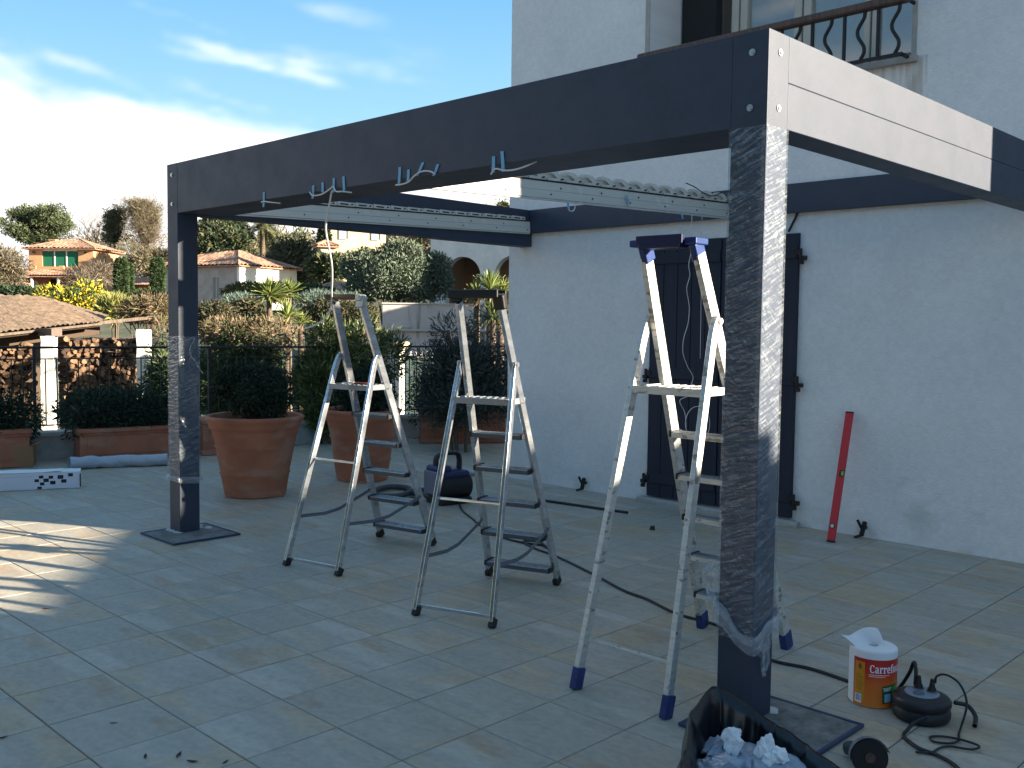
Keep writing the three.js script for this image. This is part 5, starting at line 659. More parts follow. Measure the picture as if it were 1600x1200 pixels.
// ------------------------------------------------------------------ garden behind the railing
{
  const mk = (...a) => bush(...a);
  mk('hedge', 'hedge with dry brown top behind the railing, right of the far post', 'hedge', [...clumps(pb(300, 505, 460, 690, 13.2, 0.5), 22, 0.3, 11), [...pb(306, 496, 385, 540, 13.4, 0.5), LC.brown], [...pb(375, 498, 462, 552, 13.2, 0.5), LC.brown], [...pb(330, 500, 420, 540, 13.2, 0.5), LC.brown]], 16000, 0.085, 4.5, LC.green, 51, { fill: 0.3, lump: 0.35 });
  mk('oleander_bush', 'tall leafy green bush behind the railing and the left stepladder', 'bush', [...clumps(pb(458, 530, 605, 690, 12.6, 0.6), 30, 0.2, 12), pb(484, 504, 528, 560, 12.6, 0.3), pb(544, 506, 590, 570, 12.4, 0.3), pb(515, 512, 560, 560, 12.8, 0.3), pb(590, 520, 628, 590, 12.6, 0.3)], 17000, 0.12, 6.5, LC.oleander, 52, { fill: 0.35, lift: 0.5, mat: M.leafShiny });
  mk('olive_shrub', 'dusty blue green shrub behind the railing beside the house corner', 'shrub', [...clumps(pb(655, 520, 800, 690, 11.8, 0.6), 26, 0.24, 13), pb(680, 492, 730, 560, 11.8, 0.3), pb(730, 480, 790, 570, 11.8, 0.35), pb(650, 530, 700, 610, 11.8, 0.3)], 16000, 0.085, 6, LC.olive, 53, { fill: 0.35, lift: 0.3 });
  mk('ivy_bush', 'dark bush at the right end of the woodshed behind the far post', 'bush', [...clumps(pb(232, 545, 320, 680, 14.5, 0.5), 16, 0.3, 14), pb(238, 520, 300, 600, 15, 0.4)], 8000, 0.09, 3, LC.dark.concat(LC.green), 54, { fill: 0.3 });
  mk('low_bush', 'low dark bush below the woodshed behind the left trough', 'bush', clumps(pb(90, 605, 250, 680, 12.6, 0.4), 16, 0.2, 15), 6000, 0.08, 3, LC.dark, 55, { fill: 0.3 });
  mk('dry_bush', 'dry brown twiggy bush above the woodshed beam left of the far post', 'bush', [...clumps(pb(185, 470, 275, 500, 24, 0.6), 14, 0.35, 16), pb(225, 462, 275, 500, 23.5, 0.4), pb(225, 500, 275, 560, 22.4, 0.4)], 5200, 0.2, 9, LC.brown, 56, { fill: 0.2, lump: 0.8, stemK: 0.6 });
  mk('round_hedge', 'clipped brownish hedge dome nearest the far post, above the dry topped hedge', 'hedge', clumps(pb(300, 468, 372, 540, 19, 0.7), 14, 0.3, 17), 7000, 0.085, 3, LC.hedgeBrown, 57, { fill: 0.5, lump: 0.25 });
  mk('round_hedge', 'clipped brownish hedge dome left of the yuccas', 'hedge', clumps(pb(366, 464, 415, 520, 21, 0.7), 14, 0.3, 18), 6000, 0.09, 3, LC.hedgeBrown, 58, { fill: 0.5, lump: 0.25 });
  mk('round_hedge', 'small golden brown hedge dome in front of the two larger domes', 'hedge', clumps(pb(340, 488, 384, 530, 16.5, 0.3), 8, 0.2, 19), 4000, 0.07, 3, LC.brown, 59, { fill: 0.5, lump: 0.25 });
  mk('round_hedge', 'clipped hedge behind the top bar of the left stepladder', 'hedge', clumps(pb(480, 462, 590, 530, 19.5, 0.7), 16, 0.3, 20), 7000, 0.09, 3, LC.hedgeBrown, 60, { fill: 0.5, lump: 0.3 });
  mk('lavender_bed', 'band of grey green shrubs left of the yuccas below the white house', 'shrub', [pb(345, 463, 420, 482, 26, 0.6), pb(360, 462, 400, 480, 26, 0.6)], 4000, 0.12, 7, LC.blue, 61, { lift: 0.7 });
  mk('lavender_bed', 'band of grey green shrubs right of the yuccas', 'shrub', [pb(462, 456, 530, 486, 27, 0.6), pb(500, 457, 566, 484, 27, 0.6)], 5000, 0.12, 7, LC.blue, 62, { lift: 0.7 });
  mk('rust_hedge', 'flat topped green and rust hedge under the white house wall', 'hedge', [pb(350, 442, 420, 468, 36, 0.8), pb(390, 443, 470, 470, 36, 0.8), pb(360, 449, 440, 472, 35, 0.6)], 7000, 0.13, 3, LC.green.concat(LC.rust), 63, { fill: 0.5, lump: 0.2 });
  mk('garden_hedge', 'green hedge right of the white house behind the yuccas', 'hedge', [pb(455, 446, 505, 472, 34, 0.8), pb(490, 450, 530, 472, 34, 0.8)], 4000, 0.13, 3, LC.green, 64, { fill: 0.5 });
  mk('yellow_shrub', 'bright yellow flowering shrub above the woodshed roof', 'shrub', [...clumps(pb(60, 452, 172, 500, 31, 1.0), 18, 0.42, 21), pb(100, 440, 165, 490, 31, 0.8), pb(52, 448, 100, 480, 31.5, 0.6)], 9000, 0.15, 2.6, LC.yellow.concat(LC.green), 65, { fill: 0.25, lump: 0.6 });
  mk('green_shrub', 'green shrub between the cypress columns below the tiled wing', 'shrub', [pb(200, 455, 262, 484, 42, 0.8), pb(150, 466, 210, 488, 40, 0.6)], 4000, 0.16, 3, LC.green, 66);
  mk('dark_hedge', 'dark green hedge left of the yellow shrub', 'hedge', [pb(-30, 448, 30, 470, 40, 0.8), pb(10, 448, 62, 468, 40, 0.8)], 4500, 0.15, 3, LC.dark, 67);
  mk('garden_bush', 'pale grassy tuft right of the yellow shrub', 'shrub', [pb(160, 472, 196, 500, 29, 0.4)], 1500, 0.35, 9, [[0.3, 0.28, 0.07], [0.2, 0.22, 0.07]], 68, { lift: 0.8 });
  mk('brown_thicket', 'dense brown leafless thicket at the left edge beside the ochre house', 'bush', [...clumps(pb(-40, 376, 45, 455, 92, 3), 16, 1.3, 22)], 8000, 0.45, 6, LC.hedgeBrown.concat(LC.twig), 69, { fill: 0.3 });
  mk('bare_thicket', 'leafless brown shrubs in front of the ochre house loggia', 'bush', [pb(100, 424, 150, 458, 88, 2), pb(128, 412, 185, 445, 86, 2)], 1300, 0.55, 12, LC.twig, 70, { fill: 0.2, lump: 0.8 });
  mk('brown_scrub', 'brown scrub under the tall trees right of the ochre house', 'bush', [...clumps(pb(185, 385, 275, 440, 112, 3), 12, 1.5, 23)], 6000, 0.6, 7, LC.twig.concat(LC.oak), 71, { fill: 0.3 });
  // clipped cypress columns
  for (const [u0, v0, u1, v1, d, lab] of [[181, 405, 198, 482, 45, 'sunlit clipped cypress column, nearest the ochre house'], [194, 412, 206, 482, 46.5, 'shaded clipped cypress column right behind the sunlit one'], [238, 404, 255, 476, 47, 'clipped cypress column beside the far pergola post']]) {
    const c = at((u0 + u1) / 2, (v0 + v1) / 2, d), k = d / FPX, rx = (u1 - u0) / 2 * k, ry = (v1 - v0) / 2 * k, t = thing('cypress', lab, 'cypress', [c.x, 0, c.z], 0, undefined);
    mesh('crown', leafSoup(5500, (R) => { const a = R() * 6.283, y = R() * 2 - 1, r = rx * Math.pow(Math.max(0, 1 - Math.pow(Math.abs(Math.max(y, -0.2)), 7)), 0.5) * (0.82 + 0.2 * R()); return { p: V(Math.cos(a) * r, c.y + y * ry, Math.sin(a) * r), n: V(Math.cos(a), 0.6, Math.sin(a)) }; }, 0.14, 3.2, LC.cypress, u0, { spread: 0.8 }), M.leaf, t); mesh('trunk', cyl(0.08, 0.06, 1.0, 8, 0, c.y - ry - 0.5, 0), M.bark, t);
  }
  // yuccas
  function yucca(lab, u, v, d, r, seed, n = 70, drop = 1) { const c = at(u, v, d), t = thing('yucca', lab, 'yucca', [c.x, 0, c.z], seed); const R = rng(seed), pos = [], col = [];
    for (let i = 0; i < n; i++) { const el = mix(-0.75, 1.45, Math.pow(R(), 0.8)), az = R() * 6.283, L = r * (0.75 + 0.35 * R()), dir = V(Math.cos(az) * Math.cos(el), Math.sin(el), Math.sin(az) * Math.cos(el)), sd = V(-Math.sin(az), 0, Math.cos(az)), w = L * 0.032 + 0.006, cc = LC.yucca[Math.floor(R() * 3)], m = 0.8 + 0.4 * R(), dead = el < -0.45 ? 1 : 0; const P = (s, k) => V(0, c.y, 0).addScaledVector(dir, L * s).addScaledVector(sd, w * k).add(V(0, -L * 0.12 * s * s * drop, 0));
      const up = V(0, w * 0.5, 0), ss = [0.05, 0.4, 0.75, 1], ww = [0.7, 1, 0.7, 0.02]; for (let j = 0; j < 3; j++) for (const k of [-1, 1]) { const A = P(ss[j], 0).sub(up), B = P(ss[j + 1], 0).sub(up), C = P(ss[j], k * ww[j]), D = P(ss[j + 1], k * ww[j + 1]); for (const q of [A, C, D, A, D, B]) { pos.push(q.x, q.y, q.z); col.push(...(dead ? [0.24, 0.17, 0.07] : cc).map((z) => z * m)); } } }
    const g = new THREE.BufferGeometry(); g.setAttribute('position', new THREE.Float32BufferAttribute(pos, 3)); g.setAttribute('color', new THREE.Float32BufferAttribute(col, 3)); g.computeVertexNormals(); mesh('leaves', g, M.leafShiny, t);
    const gy = groundH(c.x, c.z) - 0.1; mesh('trunk', cyl(0.07, 0.05, Math.max(0.3, c.y - gy), 9, 0, gy, 0), M.bark, t); return t; }
  yucca('largest yucca rosette, left and nearest of the yucca group', 421, 462, 16.5, 0.40, 301, 120); yucca('yucca rosette behind and right of the largest one', 451, 458, 17.5, 0.34, 302, 90); yucca('low yucca rosette under the two tall ones', 449, 497, 16, 0.34, 303, 90); yucca('small yucca rosette at the right of the yucca group', 470, 506, 16.3, 0.28, 304, 60);
  yucca('yucca rosette beside the house corner, tallest of the right group', 766, 452, 15, 0.36, 305, 110); yucca('yucca rosette left of the tallest one near the house corner', 745, 462, 15.6, 0.28, 306, 70); yucca('yucca rosette against the house corner', 783, 458, 15.4, 0.30, 307, 80); yucca('lower yucca rosette under the tallest one near the house corner', 770, 495, 14.6, 0.34, 308, 90); yucca('yellowish yucca top showing under the left beam above the juniper', 655, 383, 40, 0.5, 309, 60);
}
// ------------------------------------------------------------------ woodshed with firewood
{
  const t = thing('woodshed', 'open woodshed with brown tiled roof and white pillars beyond the railing', 'shed', [0, 0, 0]);
  const E0 = at(-60, 527, 17), E1 = at(158, 504, 22.2), R0_ = at(-90, 461, 21.5), R1 = at(62, 464, 23.6), B1 = at(170, 494, 26);
  const slope = (a, b, c, d, nx, ny, pitch, amp) => { const pos = [], idx = [], dir = b.clone().sub(a), len = dir.length(); dir.normalize(); const nrm = dir.clone().cross(d.clone().sub(a)).normalize(); if (nrm.y < 0) nrm.negate(); for (let j = 0; j <= ny; j++) for (let i = 0; i <= nx; i++) { const s = i / nx, u = j / ny, p = a.clone().lerp(b, s).lerp(d.clone().lerp(c, s), u), w = p.clone().sub(a).dot(dir); const row = (u * ny) % 2 ? 0 : 1; p.addScaledVector(nrm, amp * Math.abs(Math.sin(w / pitch * Math.PI)) + 0.012 * row + (hash2(Math.floor(w / pitch), j, 5) - 0.5) * amp * 0.6); pos.push(p.x, p.y, p.z); } for (let j = 0; j < ny; j++) for (let i = 0; i < nx; i++) { const k = j * (nx + 1) + i; idx.push(k, k + 1, k + nx + 1, k + 1, k + nx + 2, k + nx + 1); } const g = new THREE.BufferGeometry(); g.setAttribute('position', new THREE.Float32BufferAttribute(pos, 3)); g.setIndex(idx); g.computeVertexNormals(); return uvM(g); };
  M.roofShed.side = THREE.DoubleSide;
  mesh('roof', [slope(E0, E1, R1, R0_, 190, 34, 0.2, 0.035), slope(E1, B1, R1.clone().add(V(0.01, 0, 0)), R1, 40, 30, 0.2, 0.03)], M.roofShed, t);
  const down = V(0, -0.09, 0); mesh('eave_board', bar(E0.clone().add(V(0, -0.03, 0)), E1.clone().add(V(0, -0.03, 0)), 0.05, 0.05, V(0, 1, 0), 0.004), M.bark, t);
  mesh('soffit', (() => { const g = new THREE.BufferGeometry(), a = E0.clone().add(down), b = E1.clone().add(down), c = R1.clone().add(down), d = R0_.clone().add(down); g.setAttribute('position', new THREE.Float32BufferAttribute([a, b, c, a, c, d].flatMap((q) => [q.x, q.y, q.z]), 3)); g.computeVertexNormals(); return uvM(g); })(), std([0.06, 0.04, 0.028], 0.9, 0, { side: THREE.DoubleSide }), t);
  const dirE = E1.clone().sub(E0).normalize();
  const pil = (u0, u1, vt, d, lab) => { const c = at((u0 + u1) / 2, vt, d), w = (u1 - u0) * d / FPX, gy = groundH(c.x, c.z) - 0.2; const g = jitterGeo(new THREE.BoxGeometry(w, c.y - gy, w, 4, 24, 4), 0.02, u0, 6); g.rotateY(-0.72); g.translate(c.x, (c.y + gy) / 2, c.z); mesh('pillar', uvM(g), M.whitePlaster, t); };
  pil(67, 86, 525, 19.0); pil(216, 234, 515, 21);
  const b0 = at(78, 519, 19.2); mesh('corbel', box(b0.x - 0.1, b0.x + 0.1, b0.y - 0.07, b0.y + 0.07, b0.z - 0.35, b0.z + 0.35), M.wood, t);
  mesh('lintel', bar(at(-60, 541, 18.6), at(152, 516, 23), 0.2, 0.16, V(0, 1, 0), 0.01), std([0.07, 0.045, 0.03], 0.9), t);
  mesh('rail_beam', bar(at(150, 505, 22.2), at(248, 495, 23.4), 0.08, 0.08, V(0, 1, 0), 0.01), M.bark, t);
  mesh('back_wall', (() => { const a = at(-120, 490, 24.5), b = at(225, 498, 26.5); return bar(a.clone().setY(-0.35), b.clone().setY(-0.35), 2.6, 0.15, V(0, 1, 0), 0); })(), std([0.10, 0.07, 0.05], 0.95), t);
  // stacked logs, each a piece of its own
  const endMat = [[0.15, 0.088, 0.052], [0.095, 0.055, 0.034], [0.055, 0.033, 0.022], [0.21, 0.13, 0.078]].map((c, i) => { const m = std(c, 0.95, 0, { map: noiseMap(c, 0.5, 400 + i, 3, 3) }); m.color.set(0xffffff); return m; });
  const R = rng(66);
  const logGeos = Array.from({ length: 6 }, (_, i) => { const n = i < 3 ? 9 : 5, g = new THREE.CylinderGeometry(1, 1, 5, n, 1); const p = g.attributes.position; for (let k = 0; k < p.count; k++) { const a = Math.atan2(p.getZ(k), p.getX(k)), r = Math.hypot(p.getX(k), p.getZ(k)); if (r > 0.1) { const q = 1 + 0.35 * (vnoise(Math.cos(a) * 2 + 5 + i * 7, Math.sin(a) * 2 + 5, 8) - 0.5) * 2; p.setX(k, p.getX(k) * q); p.setZ(k, p.getZ(k) * q * (i >= 3 ? 0.75 : 1)); } } g.rotateX(Math.PI / 2); g.computeVertexNormals(); return g; });
  const stack = (lab, u0, u1, v0, v1, d0, d1, sp) => { const s = thing('firewood_stack', lab, 'firewood'); const a = at(u0, v1, d0), b = at(u1, v1, d1), top = at((u0 + u1) / 2, v0, (d0 + d1) / 2).y, gy = a.y; a.y = b.y = 0; const w = a.distanceTo(b), e = b.clone().sub(a).normalize(), f = Math.atan2(-e.z, e.x); s.position.set(a.x, 0, a.z); s.rotation.y = f; const rows = Math.floor((top - gy) / (sp * 0.86)), cols = Math.floor(w / sp); let n = 0;
    for (let j = 0; j < rows; j++) for (let i = 0; i < cols; i++) { if (n > 285 || R() < 0.03) continue; n++; const r = sp * (0.38 + 0.2 * R()); const m = mesh('log', logGeos[Math.floor(R() * 6)], endMat[Math.floor(R() * 4)], s); m.scale.set(r, r, 0.09); m.position.set((i + (j % 2) * 0.5 + 0.3 + (R() - 0.5) * 0.35) * sp, gy + (j + 0.5 + (R() - 0.5) * 0.3) * sp * 0.86, (R() - 0.5) * 0.14); m.rotation.set((R() - 0.5) * 0.3, (R() - 0.5) * 0.5, R() * 6.28); } return s; };
  stack('pile of split logs left of the white woodshed pillar', -20, 62, 532, 655, 20.2, 20.6, 0.11); stack('pile of split logs between the two white woodshed pillars', 93, 215, 522, 640, 20.8, 22.2, 0.118);
}
// ------------------------------------------------------------------ retaining wall, gate pillar, juniper, arcade building
{
  const A = at(598, 475, 25), B = at(800, 470, 25.5); const dir = B.clone().sub(A).setY(0), len = dir.length(), turn = Math.atan2(-dir.z, dir.x); const top = A.y, led = at(640, 514, 25).y;
  const t = thing('retaining_wall', 'grey streaked rendered retaining wall with a ledge behind the two left stepladders', 'wall', [A.x, 0, A.z], turn);
  const wy0 = at(620, 545, 25).y, wy1 = at(620, 527, 25).y, wx0 = (604 - 598) * 25 / FPX, wx1 = (615 - 598) * 25 / FPX;
  mesh('upper_wall', box(0, len + 1, led, top, -0.3, 0), M.streakWall, t); mesh('cap', box(-0.03, len + 1, top, top + 0.04, -0.33, 0.04, 0.01), M.coping, t); mesh('ledge', box(-0.02, len + 1, led - 0.06, led - 0.001, -0.3, 0.1, 0.01), M.coping, t);
  const sh = new THREE.Shape(); sh.moveTo(0, -1.6); sh.lineTo(len + 1, -1.6); sh.lineTo(len + 1, led - 0.061); sh.lineTo(0, led - 0.061); sh.closePath(); const h = new THREE.Path(); h.moveTo(wx0, wy0); h.lineTo(wx0, wy1); h.lineTo(wx1, wy1); h.lineTo(wx1, wy0); h.closePath(); sh.holes.push(h);
  const g = new THREE.ExtrudeGeometry(sh, { depth: 0.3, bevelEnabled: false }); g.translate(0, 0, -0.31); mesh('lower_wall', uvM(g), M.streakWall, t);
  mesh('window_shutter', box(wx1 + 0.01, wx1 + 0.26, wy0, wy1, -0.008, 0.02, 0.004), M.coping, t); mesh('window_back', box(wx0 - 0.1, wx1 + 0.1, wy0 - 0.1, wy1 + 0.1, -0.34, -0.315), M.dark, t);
  mesh('stone', jitterGeo(new THREE.IcosahedronGeometry(0.1, 2).scale(1.6, 0.7, 0.8).translate((634 - 598) * 25 / FPX, led + 0.05, 0.03), 0.03, 4, 8), M.coping, t);
  const gp = at(621, 545, 18), gw = 0.2, gg = groundH(gp.x, gp.z) - 0.2; const p = thing('gate_pillar', 'sunlit white gate pillar with a rough stone cap behind the left stepladder', 'pillar', [gp.x, 0, gp.z], 0.4);
  mesh('shaft', box(-gw / 2, gw / 2, gg, gp.y, -gw / 2, gw / 2, 0.01), M.whitePlaster, p); mesh('cap', jitterGeo(new RoundedBoxGeometry(0.36, 0.13, 0.36, 3, 0.05).translate(0, gp.y + 0.066, 0), 0.03, 5, 9), std([0.5, 0.38, 0.22], 0.95), p);
  const q0 = at(634, 556, 18.2); const gt = thing('garden_gate', 'dark green garden gate with pale scroll ornaments right of the gate pillar', 'gate', [q0.x, 0, q0.z], -0.35); mesh('leaf', box(0, 1.0, gg, q0.y - 0.04, -0.02, 0.02, 0.005), std([0.006, 0.03, 0.028], 0.6), gt);
  for (let i = 0; i < 5; i++) { const x = 0.10 + i * 0.11; mesh('scroll', [bar(V(x, q0.y - 0.04, 0), V(x, q0.y + 0.09, 0), 0.014, 0.012), bar(V(x - 0.02, q0.y + 0.07, 0), V(x + 0.02, q0.y + 0.07, 0), 0.012, 0.012), ...[-1, 1].map((s) => tube([[x, q0.y - 0.03, 0.001 * s], [x + s * 0.035, q0.y - 0.025, 0], [x + s * 0.04, q0.y + 0.005, 0], [x + s * 0.015, q0.y + 0.02, 0.001 * s]], 0.007, 12, 5))], std([0.55, 0.53, 0.5], 0.7), gt); }
  bush('juniper', 'large dense blue green juniper above the streaked retaining wall', 'juniper', [...clumps(pb(545, 395, 690, 482, 28, 1.2), 60, 0.42, 81), ...clumps(pb(530, 385, 610, 450, 28, 0.8), 22, 0.3, 83), ...clumps(pb(590, 374, 668, 430, 28, 0.8), 22, 0.3, 84), ...clumps(pb(650, 386, 698, 478, 28.3, 0.7), 20, 0.3, 85), ...clumps(pb(536, 430, 600, 478, 27.6, 0.6), 12, 0.3, 86)], 60000, 0.115, 3.2, LC.juniper, 82, { fill: 0.45, lump: 0.4, lift: 0.25 });
  // arcade
  const C = at(672, 478, 38), D2 = at(900, 478, 36); const d2 = D2.clone().sub(C).setY(0), l2 = d2.length(), tn = Math.atan2(-d2.z, d2.x), k = 38 / FPX; const a = thing('arcade_house', 'cream rendered building with round arches left of the white house', 'house', [C.x, 0, C.z], tn); const X = (u) => (u - 672) * 37.6 / FPX, Y = (v) => at(730, v, 37.7).y; const yb = Y(485), ysp = Y(432), yt = Y(345);
  const s = new THREE.Shape(); s.moveTo(0, yb - 1.5); s.lineTo(l2, yb - 1.5); s.lineTo(l2, yt); s.lineTo(0, yt); s.closePath();
  for (const [u0, u1] of [[697, 757], [780, 842]]) { const hh = new THREE.Path(), r = (X(u1) - X(u0)) / 2, cx = (X(u0) + X(u1)) / 2; hh.moveTo(X(u0), yb - 0.6); hh.lineTo(X(u0), ysp); hh.absarc(cx, ysp, r, Math.PI, 0, true); hh.lineTo(X(u1), yb - 0.6); hh.closePath(); s.holes.push(hh); }
  const ag = new THREE.ExtrudeGeometry(s, { depth: 0.45, bevelEnabled: false, curveSegments: 24 }); ag.translate(0, 0, -0.45); mesh('wall', uvM(ag), M.whitePlaster, a);
  for (const u of [697, 757, 780]) mesh('capital', box(X(u) - 0.16, X(u) + 0.12, ysp - 0.05, ysp + 0.06, -0.5, 0.05, 0.02), M.coping, a);
  mesh('loggia_wall', [box(0, l2, yb - 1.5, yt, -3.2, -3.0), box(0, l2, yt - 0.12, yt, -3.0, -0.45), box(0, l2, yb - 0.9, yb - 0.6, -3.0, -0.45), box(0, 0.2, yb - 0.6, yt - 0.12, -3.0, -0.45)], std([0.36, 0.22, 0.14], 0.95), a);
  mesh('loggia_door', box(X(718), X(752), yb - 0.6, Y(424), -2.99, -2.93), std([0.10, 0.05, 0.035], 0.7), a); mesh('fanlight', box(X(720), X(744), Y(422), Y(413), -2.99, -2.94), std([0.55, 0.6, 0.6], 0.4), a);
  void k;
}
// ------------------------------------------------------------------ tiled houses on the slope
function roofSlope(a, b, c, d, pitch, amp) { const len = a.distanceTo(b), nx = Math.max(12, Math.round(len / pitch * 4)), ny = 14, pos = [], idx = [], dir = b.clone().sub(a).normalize(), nrm = dir.clone().cross(d.clone().sub(a)).normalize(); if (nrm.y < 0) nrm.negate(); for (let j = 0; j <= ny; j++) for (let i = 0; i <= nx; i++) { const p = a.clone().lerp(b, i / nx).lerp(d.clone().lerp(c, i / nx), j / ny), w = p.clone().sub(a).dot(dir); p.addScaledVector(nrm, amp * Math.abs(Math.sin(w / pitch * Math.PI)) + (hash2(Math.floor(w / pitch), j, 6) - 0.5) * amp * 0.4); pos.push(p.x, p.y, p.z); } for (let j = 0; j < ny; j++) for (let i = 0; i < nx; i++) { const k = j * (nx + 1) + i; idx.push(k, k + 1, k + nx + 1, k + 1, k + nx + 2, k + nx + 1); } const g = new THREE.BufferGeometry(); g.setAttribute('position', new THREE.Float32BufferAttribute(pos, 3)); g.setIndex(idx); g.computeVertexNormals(); return uvM(g); }
function hipRoof(x0, x1, z0, z1, y, rise, ov, pitch = 0.42, amp = 0.12) { x0 -= ov; x1 += ov; z0 -= ov; z1 += ov; const w = x1 - x0, d = z1 - z0, m = Math.min(w, d) / 2; const r0 = w > d ? V(x0 + m, y + rise, (z0 + z1) / 2) : V((x0 + x1) / 2, y + rise, z0 + m), r1 = w > d ? V(x1 - m, y + rise, (z0 + z1) / 2) : V((x0 + x1) / 2, y + rise, z1 - m); const A = V(x0, y, z1), B = V(x1, y, z1), C = V(x1, y, z0), D = V(x0, y, z0); const hips = w > d ? [[A, r0], [D, r0], [B, r1], [C, r1]] : [[A, r1], [B, r1], [C, r0], [D, r0]]; const sl = w > d ? [roofSlope(A, B, r1, r0, pitch, amp), roofSlope(B, C, r1, r1, pitch, amp), roofSlope(C, D, r0, r1, pitch, amp), roofSlope(D, A, r0, r0, pitch, amp)] : [roofSlope(A, B, r1, r1, pitch, amp), roofSlope(B, C, r0, r1, pitch, amp), roofSlope(C, D, r0, r0, pitch, amp), roofSlope(D, A, r1, r0, pitch, amp)]; return [...sl, ...hips.map(([p, q]) => bar(p.clone().add(V(0, 0.05, 0)), q.clone().add(V(0, 0.05, 0)), 0.2, 0.12, V(1, 0, 0), 0.03)), bar(r0, r1.clone().add(V(0.001, 0, 0.001)), 0.2, 0.14, V(0, 1, 0), 0.03), box(x0, x1, y - 0.10, y - 0.02, z0, z1)]; }
M.roofTile.side = THREE.DoubleSide;
// group whose local +x runs along the right hand side wall (away) and local -z along the front wall (to the left)
function corner(name, label, C, ang) { const x = HR.clone().multiplyScalar(Math.cos(ang)).addScaledVector(HF, Math.sin(ang)); return thing(name, label, 'house', [C.x, 0, C.z], Math.atan2(-x.z, x.x)); }
{ // white low house
  const C = at(374, 440, 75), ye = at(374, 414, 75).y, yb = ye - 3.4; const h = corner('white_house', 'low white house with an orange tiled hip roof seen under the left beam', C, 1.06); const wa = 9, wb = 6.5;
  mesh('wall', [box(0, wb, yb, ye - 0.05, -0.25, 0), box(0, wb, yb, ye - 0.05, -wa, -wa + 0.25), box(wb - 0.25, wb, yb, ye - 0.05, -wa + 0.25, -0.25)], M.whitePlaster, h);
  const f = new THREE.Shape(), z0 = -2.85, z1 = -2.15, wy0 = ye - 2.6, wy1 = ye - 0.95; f.moveTo(0.25, yb); f.lineTo(wa - 0.25, yb); f.lineTo(wa - 0.25, ye - 0.05); f.lineTo(0.25, ye - 0.05); f.closePath(); const ho = new THREE.Path(); ho.moveTo(-z1, wy0); ho.lineTo(-z0, wy0); ho.lineTo(-z0, wy1); ho.lineTo(-z1, wy1); ho.closePath(); f.holes.push(ho); const fg = new THREE.ExtrudeGeometry(f, { depth: 0.25, bevelEnabled: false }); fg.rotateY(Math.PI / 2); mesh('front_wall', uvM(fg), M.greyRender, h);
  const w = mesh('window', [box(0.08, 0.14, wy0, wy1, z0, z0 + 0.07), box(0.08, 0.14, wy0, wy1, z1 - 0.07, z1), box(0.08, 0.14, wy0, wy1, (z0 + z1) / 2 - 0.04, (z0 + z1) / 2 + 0.04)], M.coping, h); mesh('pane', box(0.10, 0.12, wy0, wy1, z0 + 0.07, z1 - 0.07), std([0.12, 0.13, 0.14], 0.15), w); mesh('sill', box(-0.1, 0.1, wy0 - 0.1, wy0 - 0.01, z0 - 0.3, z1 + 0.3), M.coping, w);
  mesh('roof', hipRoof(0, wb, -wa, 0, ye, 1.35, 0.35), M.roofTile, h); mesh('vent_pipe', cyl(0.06, 0.06, 0.9, 8, 3.6, ye - 1.5, 0.08), M.greyRender, h);
}
